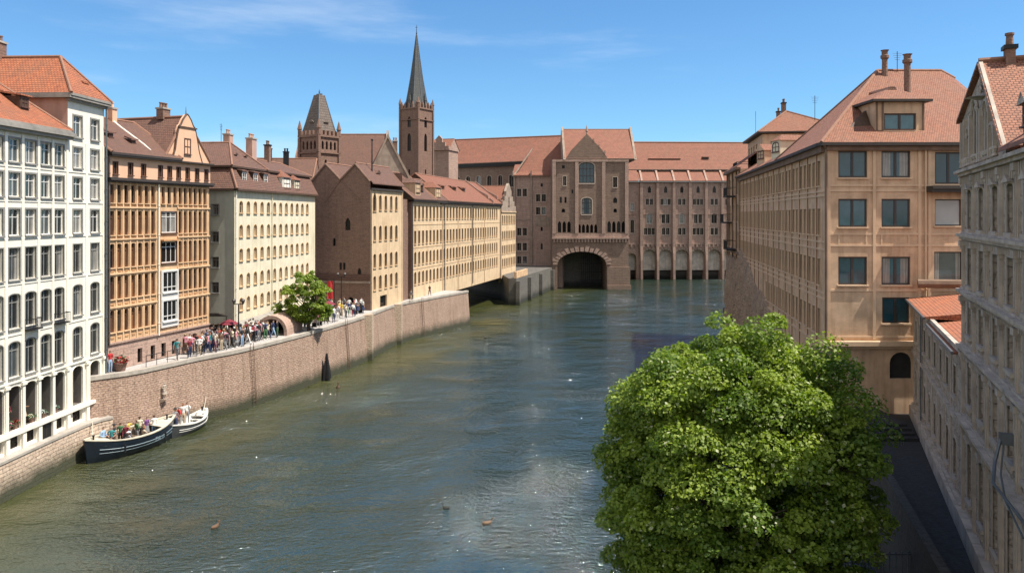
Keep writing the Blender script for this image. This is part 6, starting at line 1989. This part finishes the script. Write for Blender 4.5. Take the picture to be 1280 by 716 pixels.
    aboard(-2.0, -.4, -.08, 1.6, SIT[0], ('brown', 'black')); aboard(.6, -.5, -.08, 1.5, SIT[1], ('beige', 'brown')); aboard(-.7, -.55, -.08, -1.5, SIT[2], ('grey', 'black'))
    r2, a2 = boat('open_boat', 'small grey open boat with a white inside tied behind the barge', -25.75, 60.6, .5, 4.4, 5.0, 2.0, .7, ('hull_grey', 'boatwhite', 'boatwhite', 'boatwhite', 'boatwhite'), True)
    def ab2(u, v, z, rz, pose, cl):
        x = -25.75 + math.cos(a2) * u - math.sin(a2) * v; y = 60.6 + math.sin(a2) * u + math.cos(a2) * v
        person(x, y, z, a2 + rz, pose, 'on the small boat', 'passengers on the moored boats', rr, cl)
    ab2(-1.1, .45, .28, 0, POSES[0], ('red', 'maroon')); ab2(-.6, .5, .28, 1, POSES[2], ('red', 'grey')); ab2(0, .5, .28, 2, POSES[4], ('white', 'beige')); ab2(.5, .45, .28, -1, POSES[8], ('white', 'grey')); ab2(-1.5, .3, .28, 2.5, POSES[7], ('grey', 'navy'))
    for k in (0, 4):
        mb = MB(); t_ = -2.2 + 1.05 * k; mb.tube((t_ * .8, -1.55, .5), (t_ * .8, -1.56, 1.0), .07, n=7); mb.tube((t_ * .8, -1.55, .95), (t_ * .8, -1.45, 1.3), .02, n=4)
        mb.build('fender', ['iron'], r)
    for (p, q, lab) in (((-29.0, 52.6, 1.6), (-29.75, 53.9, 2.45), 'slack mooring rope from the bow of the barge to the low quay'), ((-25.45, 62.7, 1.0), (-25.7, 64.1, 3.0), 'slack mooring rope from the small boat up to the high wall')):
        P_, Q_ = Vector(p), Vector(q)
        mb = MB(); mb.path([P_.lerp(Q_, t / 8) - Vector((0, 0, .35 * math.sin(math.pi * t / 8))) for t in range(9)], [.03] * 9, 5)
        tag(mb.build('mooring_rope', ['deck_cream']), lab, 'rope')
    # clutter on the barge deck
    for k, (u, v, w, c, nme, lab) in enumerate(((-.2, -.35, .5, 'deckwood', 'crate', 'brown wooden crate amid the barge'), (-1.1, -.2, .4, 'deck_cream', 'crate', 'cream box nearer the bow of the barge'), (1.5, -.3, .45, 'deckwood', 'crate', 'brown wooden crate near the stern of the barge'))):
        x = -27.7 + math.cos(a) * u - math.sin(a) * v; y = 55.4 + math.sin(a) * u + math.cos(a) * v
        mb = MB(); mb.box(-w / 2, w / 2, -w * .35, w * .35, 0, .36)
        for z in (.03, .16, .29): mb.box(-w / 2 - .02, w / 2 + .02, -w * .35 - .02, w * .35 + .02, z, z + .06)
        tag(mb.build(nme, [c], None, (x, y, .285), a + .3 * k), lab, 'crate')
    # oval raft of the small boat: a life ring
    mb = MB(); pts = [(.3 * math.cos(t * math.pi / 8), .3 * math.sin(t * math.pi / 8), 0) for t in range(17)]
    mb.path(pts, [.07] * 17, 8, caps=False)
    tag(mb.build('life_ring', ['boatwhite'], None, (-25.5, 62.2, .95)), 'white life ring lying on the end deck of the small boat', 'life ring')

def street_things():
    M['duckbrown'] = plain('duck brown', (.11, .06, .032), .7, var=.5, scale=14)
    # brick vault on the promenade
    r = empty('brick_vault', (-23.75, 75.0, 5.2), -.12, 'round-topped brick vault with a dark arched mouth amid the crowd', 'vault')
    mb = MB(); n = 18; ro, ri, Lv = 1.62, 1.3, 3.9
    ang = [math.pi * k / n for k in range(n + 1)]
    zc = .35
    vs = []
    for y in (0, Lv):
        for rad in (ro, ri):
            vs += [(rad, y, 0)] + [(rad * math.cos(t), y, zc + rad * math.sin(t)) for t in ang] + [(-rad, y, 0)]
    m = n + 3; fs = []
    for j in range(m - 1):
        fs += [(j, j + 1, 2 * m + j + 1, 2 * m + j), (m + j, 3 * m + j, 3 * m + j + 1, m + j + 1), (j, m + j, m + j + 1, j + 1), (2 * m + j, 2 * m + j + 1, 3 * m + j + 1, 3 * m + j)]
    mb.add(vs, fs, 0)
    mb.add([(-ri, Lv - .2, 0), (ri, Lv - .2, 0)] + [(ri * math.cos(t), Lv - .2, zc + ri * math.sin(t)) for t in ang], [tuple(range(n + 3))], 1)
    mb.build('vault_shell', ['brick3', 'void'], r)
    # awnings in the alley
    for x, y, rz, lab in ((-28.2, 68.95, 0, 'dark awning across the alley beside the cream house'),):
        mb = MB(); mb.extrude([(-1.1, 0, 2.9), (1.6, 0, 2.9), (1.6, -.0, 3.0), (-1.1, 0, 3.0)], (0, 2.2, -.5)); 
        for px in (-1.0, 1.5): mb.tube((px, 2.1, 0), (px, 2.1, 2.5), .04, n=6)
        tag(mb.build('awning', ['darkline'], None, (x, y, 5.2), rz), lab, 'awning')
    # lamps and banner
    def lamp(x, y, label, h=4.2):
        r = empty('street_lamp', (x, y, 5.2), 0, label, 'street lamp', 'lamps along the promenade')
        mb = MB(); mb.lathe((0, 0, 0), [(.14, 0), (.12, .3), (.06, .45), (.05, h)], 8); mb.box(-.45, .45, -.03, .03, h - .05, h + .02)
        mb.build('post', ['iron'], r)
        for sx in (-.42, .42):
            mb = MB(); mb.lathe((sx, 0, h + .02), [(.08, 0), (.17, .28), (.2, .3), (.03, .46)], 6); mb.build('lantern', ['frame_dark'], r)
    lamp(-20.3, 90.4, 'black twin-headed lamp beside the red banner', 4.6)
    lamp(-24.9, 69.2, 'black twin-headed lamp standing at the near end of the crowd', 3.8)
    r = empty('banner', (-20.9, 89.5, 5.2), 0, 'red banner hanging from a pole by the brick warehouse wall', 'banner')
    mb = MB(); mb.tube((0, 0, 0), (0, 0, 4.4), .05, .04, 6); mb.tube((0, 0, 4.2), (-.9, 0, 4.2), .03, n=5); mb.build('pole', ['iron'], r)
    mb = MB(); vs = []; 
    for i in range(7):
        for j in range(8): vs.append((-.08 - .13 * i, .06 * math.sin(i * 1.3 + j * .4), 4.15 - .3 * j))
    mb.add(vs, [(i * 8 + j, i * 8 + j + 1, (i + 1) * 8 + j + 1, (i + 1) * 8 + j) for i in range(6) for j in range(7)])
    mb.build('cloth', [cmat('cloth', 'red')], r)
    # parasols over the crowd
    for x, y, c, lab in ((-26.0, 69.9, 'maroon', 'small dark red parasol raised over the near end of the crowd'), (-22.9, 82.5, 'cream', 'cream parasol half hidden behind the small tree'), (-20.6, 85.2, 'maroon', 'dark red parasol behind the small tree')):
        r = empty('parasol', (x, y, 5.2), 0, lab, 'parasol')
        mb = MB(); mb.lathe((0, 0, 0), [(.22, 0), (.22, .06), (.03, .08), (.03, 2.3)], 8); mb.build('pole', ['iron'], r)
        mb = MB(); mb.lathe((0, 0, 1.9), [(.85, 0), (.8, .03), (.42, .26), (.04, .42)], 8); mb.build('canopy', [cmat('cloth', c)], r)
    # red flower tub in front of the orange house
    def flowers(x, y, z, lab, col, s=1.0, nm='flower_tub'):
        r = empty(nm, (x, y, z), 0, lab, 'flower tub')
        mb = MB(); mb.lathe((0, 0, 0), [(.24 * s, 0), (.33 * s, .4 * s), (.36 * s, .42 * s), (.36 * s, .48 * s), (.3 * s, .48 * s)], 10); mb.build('tub', ['brick'], r)
        q = random.Random(int(x * 10)); mb = MB(); m2 = MB()
        for k in range(160):
            d = Vector((q.gauss(0, 1), q.gauss(0, 1), abs(q.gauss(0, 1)))).normalized() * q.uniform(.25, .5) * s
            c = Vector((d.x, d.y, .5 * s + d.z * .8)); t = Vector((q.gauss(0, 1), q.gauss(0, 1), q.gauss(0, 1))).normalized(); b = t.cross(Vector((.3, .5, .8))).normalized(); l = .07 * s + .02
            (mb if k % 2 else m2).add([tuple(c - t * l), tuple(c - b * l * .7), tuple(c + t * l), tuple(c + b * l * .7)], [(0, 1, 2, 3)])
        mb.build('leaves', [cmat('cloth', 'green')], r); m2.build('blossom', [cmat('cloth', col)], r)
    flowers(-29.85, 57.95, 5.2, 'tub of red flowers on the terrace corner before the orange house', 'red', 1.35)
    a = math.atan2(16.6, .76)
    for k, (u, c) in enumerate(((5.15, 'white'), (6.7, 'pink'), (7.35, 'red'), (8.9, 'cream'), (10.0, 'white'), (11.2, 'white'), (15.45, 'pink'))):
        x = -31.36 + math.cos(a) * u - math.sin(a) * .22; y = 40.4 + math.sin(a) * u + math.cos(a) * .22
        flowers(x, y, 3.66, '%s flower pot in an arch of the white house, %s from the near end' % (c, ('first', 'second', 'third', 'fourth', 'fifth', 'sixth', 'last')[k]), c, .62, 'flower_pot')
    # black timber fender pyramid against the wall
    x = edge_x(78.9)
    r = empty('mooring_dolphin', (x + .75, 78.9, 0), 0, 'black pointed timber dolphin standing in the water against the wall', 'mooring post'); r.scale = (.78, .78, .85)
    for dx, dy in ((-.3, -.45), (.35, -.4), (.1, .5)):
        mb = MB(); mb.path([(dx * 1.2, dy * 1.2, -1), (dx * .8, dy * .8, 1.0), (dx * .12, dy * .12, 3.2)], [.26, .2, .1], 7); mb.build('pile', ['iron'], r)
    mb = MB(); mb.lathe((0, 0, .2), [(.62, 0), (.5, .9), (.3, 1.9), (.1, 2.9), (.02, 3.1)], 7); mb.build('sleeve', ['iron'], r)
    # marker float
    mb = MB(); mb.lathe((0, 0, -.1), [(.05, 0), (.2, .05), (.22, .2), (.08, .32), (.04, .5), (.09, .6), (.02, .75)], 10)
    tag(mb.build('buoy', ['brown_wood'], None, (-17.2, 75.2, 0), smooth=True), 'small dark brown marker float in the water beyond the wall', 'buoy')
    # statue bracketed on the wall
    x = edge_x(59.6)
    r = empty('wall_statue', (x + .42, 59.6, 2.6), 0, 'small pale stone figure on a bracket high on the quay wall above the boats', 'statue')
    mb = MB(); mb.extrude([(-.55, -.25, -.35), (.22, -.25, 0), (.22, -.25, .08), (-.55, -.25, .08)], (0, .5, 0)); mb.build('bracket', ['palestone'], r)
    me = person_mesh(dict(d='s', arml='bent', armr='bent', skirt=1)).copy(); 
    for i in range(5): me.materials[i] = M['carved_pale']
    o = bpy.data.objects.new('figure', me); COL.objects.link(o); o.parent = r; o.location = (0, 0, .08); o.scale = (.75,) * 3; o.rotation_euler = (0, 0, R(60))
    # ducks
    def duck(x, y, rz, lab, col, s=1.0):
        r = empty('duck', (x, y, 0), rz, lab, 'duck', 'ducks on the river')
        secs = []
        prof = [(-.30, .02, .02, .16), (-.24, .05, -.01, .17), (-.14, .10, -.05, .17), (0, .125, -.06, .17), (.12, .11, -.05, .17), (.19, .075, -.02, .18), (.225, .045, .06, .23), (.235, .037, .15, .29), (.26, .045, .22, .33), (.31, .038, .24, .315), (.345, .018, .245, .28), (.40, .014, .245, .262)]
        for px, w, z0, z1 in prof:
            zc = (z0 + z1) / 2; h = (z1 - z0) / 2
            secs.append([(px * s, w * s * math.cos(t), (zc + h * math.sin(t)) * s) for t in [2 * math.pi * k / 9 for k in range(10)]])
        mb = MB(); loft(mb, secs); mb.build('body', [col], r, smooth=True)
    M['duckbrown'] = plain('duck brown', (.11, .06, .032), .7, var=.5, scale=14); M['duckdark'] = plain('duck dark', (.03, .028, .022), .7, var=.4, scale=14)
    duck(-1.35, 42.0, .4, 'brown duck swimming in the middle of the river near the camera', 'duckbrown', 1.05)
    duck(-3.85, 44.2, 2.6, 'dark duck swimming a little beyond the brown one', 'duckdark', .9)
    duck(-16.2, 41.5, 1.2, 'brown duck swimming in the calm water near the white house', 'duckbrown', 1.0)
    duck(-3.6, 106.0, 0.3, 'tiny dark duck far out before the warehouse overhang', 'duckdark', 1.0)
    # ladders and mooring rings on the quay wall
    for yy, lab in ((68.2, 'rusty iron ladder down the quay wall below the crowd'), (84.5, 'rusty iron ladder down the quay wall past the black dolphin'), (107.0, 'rusty iron ladder down the quay wall before the warehouse')):
        d_ = (Vector((edge_x(yy + .5), yy + .5)) - Vector((edge_x(yy - .5), yy - .5))).normalized(); n_ = Vector((d_.y, -d_.x))
        r = empty('wall_ladder', (edge_x(yy), yy, 0), 0, lab, 'ladder', 'ladders on the quay wall'); mb = MB()
        for sg in (-.22, .22):
            p0 = d_ * sg + n_ * .52; p1 = d_ * sg + n_ * .14; mb.tube((p0.x, p0.y, .2), (p1.x, p1.y, 5.6), .025, n=5)
        mb.build('rail', ['duckbrown'], r); mb = MB()
        for k in range(15):
            z = .5 + .32 * k; o_ = .52 - .38 * (z - .2) / 5.4; a_ = n_ * o_ - d_ * .22; b_ = n_ * o_ + d_ * .22; mb.tube((a_.x, a_.y, z), (b_.x, b_.y, z), .015, n=4)
        mb.build('rungs', ['duckbrown'], r)
    # railing at the foot of the big tree
    r = empty('lane_railing', (14.2, 30.2, 2.0), 0, 'blue grey iron railing at the foot of the big tree', 'railing')
    mb = MB(); mb.box(-2.2, 2.3, -.03, .03, 1.55, 1.62); mb.box(-2.2, 2.3, -.03, .03, .15, .2)
    for k in range(19): mb.tube((-2.2 + .25 * k, 0, 0), (-2.2 + .25 * k, 0, 1.7), .03, n=5)
    mb.build('bars', ['lead'], r)
    r = empty('promenade_railing', (0, 0, 0), 0, 'thin iron railing along the quay edge before the orange house', 'railing')
    pts = [p for p in smooth_line(WALL, 6) if 58.3 < p.y < 64.4]
    mb = MB()
    for k, p in enumerate(pts):
        mb.tube((p.x - .3, p.y, 5.3), (p.x - .3, p.y, 6.2), .025, n=5)
    for z in (5.75, 6.2): mb.path([(p.x - .3, p.y, z) for p in pts], [.025] * len(pts), 5)
    mb.build('bars', ['iron'], r)
    # benches on the promenade
    for x, y, rz, lab in ((-20.9, 81.5, 1.4, 'dark bench on the promenade just past the small tree'), (-18.6, 92.0, 1.3, 'dark bench near the brick wall at the quay edge')):
        r = empty('bench', (x, y, 5.2), rz, lab, 'bench', 'benches on the promenade')
        mb = MB()
        for k in range(4): mb.box(-.8, .8, -.22 + .12 * k, -.13 + .12 * k, .43, .47)
        mb.build('seat', ['brown_wood'], r)
        mb = MB()
        for k in range(3): mb.box(-.8, .8, .24, .28, .55 + .13 * k, .64 + .13 * k)
        mb.build('backrest', ['brown_wood'], r)
        for sx in (-.65, .65):
            mb = MB(); mb.box(sx - .03, sx + .03, -.2, .28, .0, .43); mb.build('leg', ['iron'], r)

def world_cam():
    cam = bpy.data.cameras.new('Camera'); co = bpy.data.objects.new('Camera', cam); COL.objects.link(co)
    co.location = CAM; co.rotation_euler = (R(90), 0, 0)
    cam.sensor_width = 36; cam.lens = 36 * 950 / 1280; cam.shift_y = -88 / 1280; cam.clip_end = 8000; cam.clip_start = .1
    scene.camera = co
    az, el = R(SUN_AZ), R(SUN_EL)
    d = Vector((math.sin(az) * math.cos(el), math.cos(az) * math.cos(el), math.sin(el)))
    li = bpy.data.lights.new('sun', 'SUN'); li.energy = SUN_E; li.angle = R(.53); li.color = (1, .93, .82)
    lo = bpy.data.objects.new('sun', li); COL.objects.link(lo); lo.rotation_euler = (-d).to_track_quat('-Z', 'Y').to_euler(); lo.location = d * 200
    w = bpy.data.worlds.new('World'); scene.world = w; w.use_nodes = True
    nt = w.node_tree; bg = nt.nodes['Background']
    sk = nt.nodes.new('ShaderNodeTexSky'); sk.sky_type = 'NISHITA'; sk.sun_disc = False; sk.sun_elevation = el; sk.sun_rotation = az
    sk.air_density = 1.0; sk.dust_density = .3; sk.ozone_density = 1.5; sk.altitude = 100
    # thin high cirrus
    tc = nt.nodes.new('ShaderNodeTexCoord'); mp = nt.nodes.new('ShaderNodeMapping'); mp.inputs['Scale'].default_value = (1.2, 1.2, 7); mp.inputs['Rotation'].default_value = (R(4), R(7), 0)
    nt.links.new(tc.outputs['Generated'], mp.inputs[0])
    n = noise(nt, mp.outputs[0], 1.6, 6, .6)
    f = mapr(nt, n, .50, .80, 0, .38, True)
    deep = mixc(nt, 1.0, sk.outputs[0], (.50, .79, 1.0), 'MULTIPLY')
    c = mixc(nt, f, deep, (5.5, 6.2, 7.0))
    # unseen cumulus added south and west to brighten shaded walls, thinning to the north
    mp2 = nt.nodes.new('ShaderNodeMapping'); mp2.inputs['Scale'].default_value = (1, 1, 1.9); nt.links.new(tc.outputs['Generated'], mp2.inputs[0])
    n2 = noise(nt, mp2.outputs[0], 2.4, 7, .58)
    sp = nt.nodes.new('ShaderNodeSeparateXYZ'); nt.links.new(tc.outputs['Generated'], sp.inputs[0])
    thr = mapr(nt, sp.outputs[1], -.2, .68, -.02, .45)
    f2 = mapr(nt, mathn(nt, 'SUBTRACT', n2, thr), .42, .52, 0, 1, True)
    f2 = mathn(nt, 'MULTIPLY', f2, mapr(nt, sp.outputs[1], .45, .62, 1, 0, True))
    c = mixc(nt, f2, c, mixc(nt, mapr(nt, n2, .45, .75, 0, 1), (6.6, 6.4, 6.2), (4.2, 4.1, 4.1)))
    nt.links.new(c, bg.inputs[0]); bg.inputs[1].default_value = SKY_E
    vs = scene.view_settings
    scene.display_settings.display_device = 'sRGB'
    vs.view_transform = 'Standard'; vs.look = 'None'; vs.gamma = 1; vs.use_curve_mapping = False; vs.exposure = EXPO
    c = scene.cycles
    c.max_bounces = 6; c.diffuse_bounces = 3; c.glossy_bounces = 3; c.transmission_bounces = 3; c.transparent_max_bounces = 4
    c.use_denoising = True; c.caustics_reflective = False; c.caustics_refractive = False
    c.sample_clamp_indirect = 6

SUN_AZ, SUN_EL, SUN_E, SKY_E, EXPO = 102, 61, 5.0, .11, .6
build_materials()
world_cam()
setting()
white_house(); orange_house(); cream_house(); gabled_house(); river_warehouse(); end_house(); left_background()
gatehouse(); left_wing(); nave(); right_wing()
tan_house(); bay_house(); low_annex(); carved_house()
street_things(); crowd(); boats(); trees()
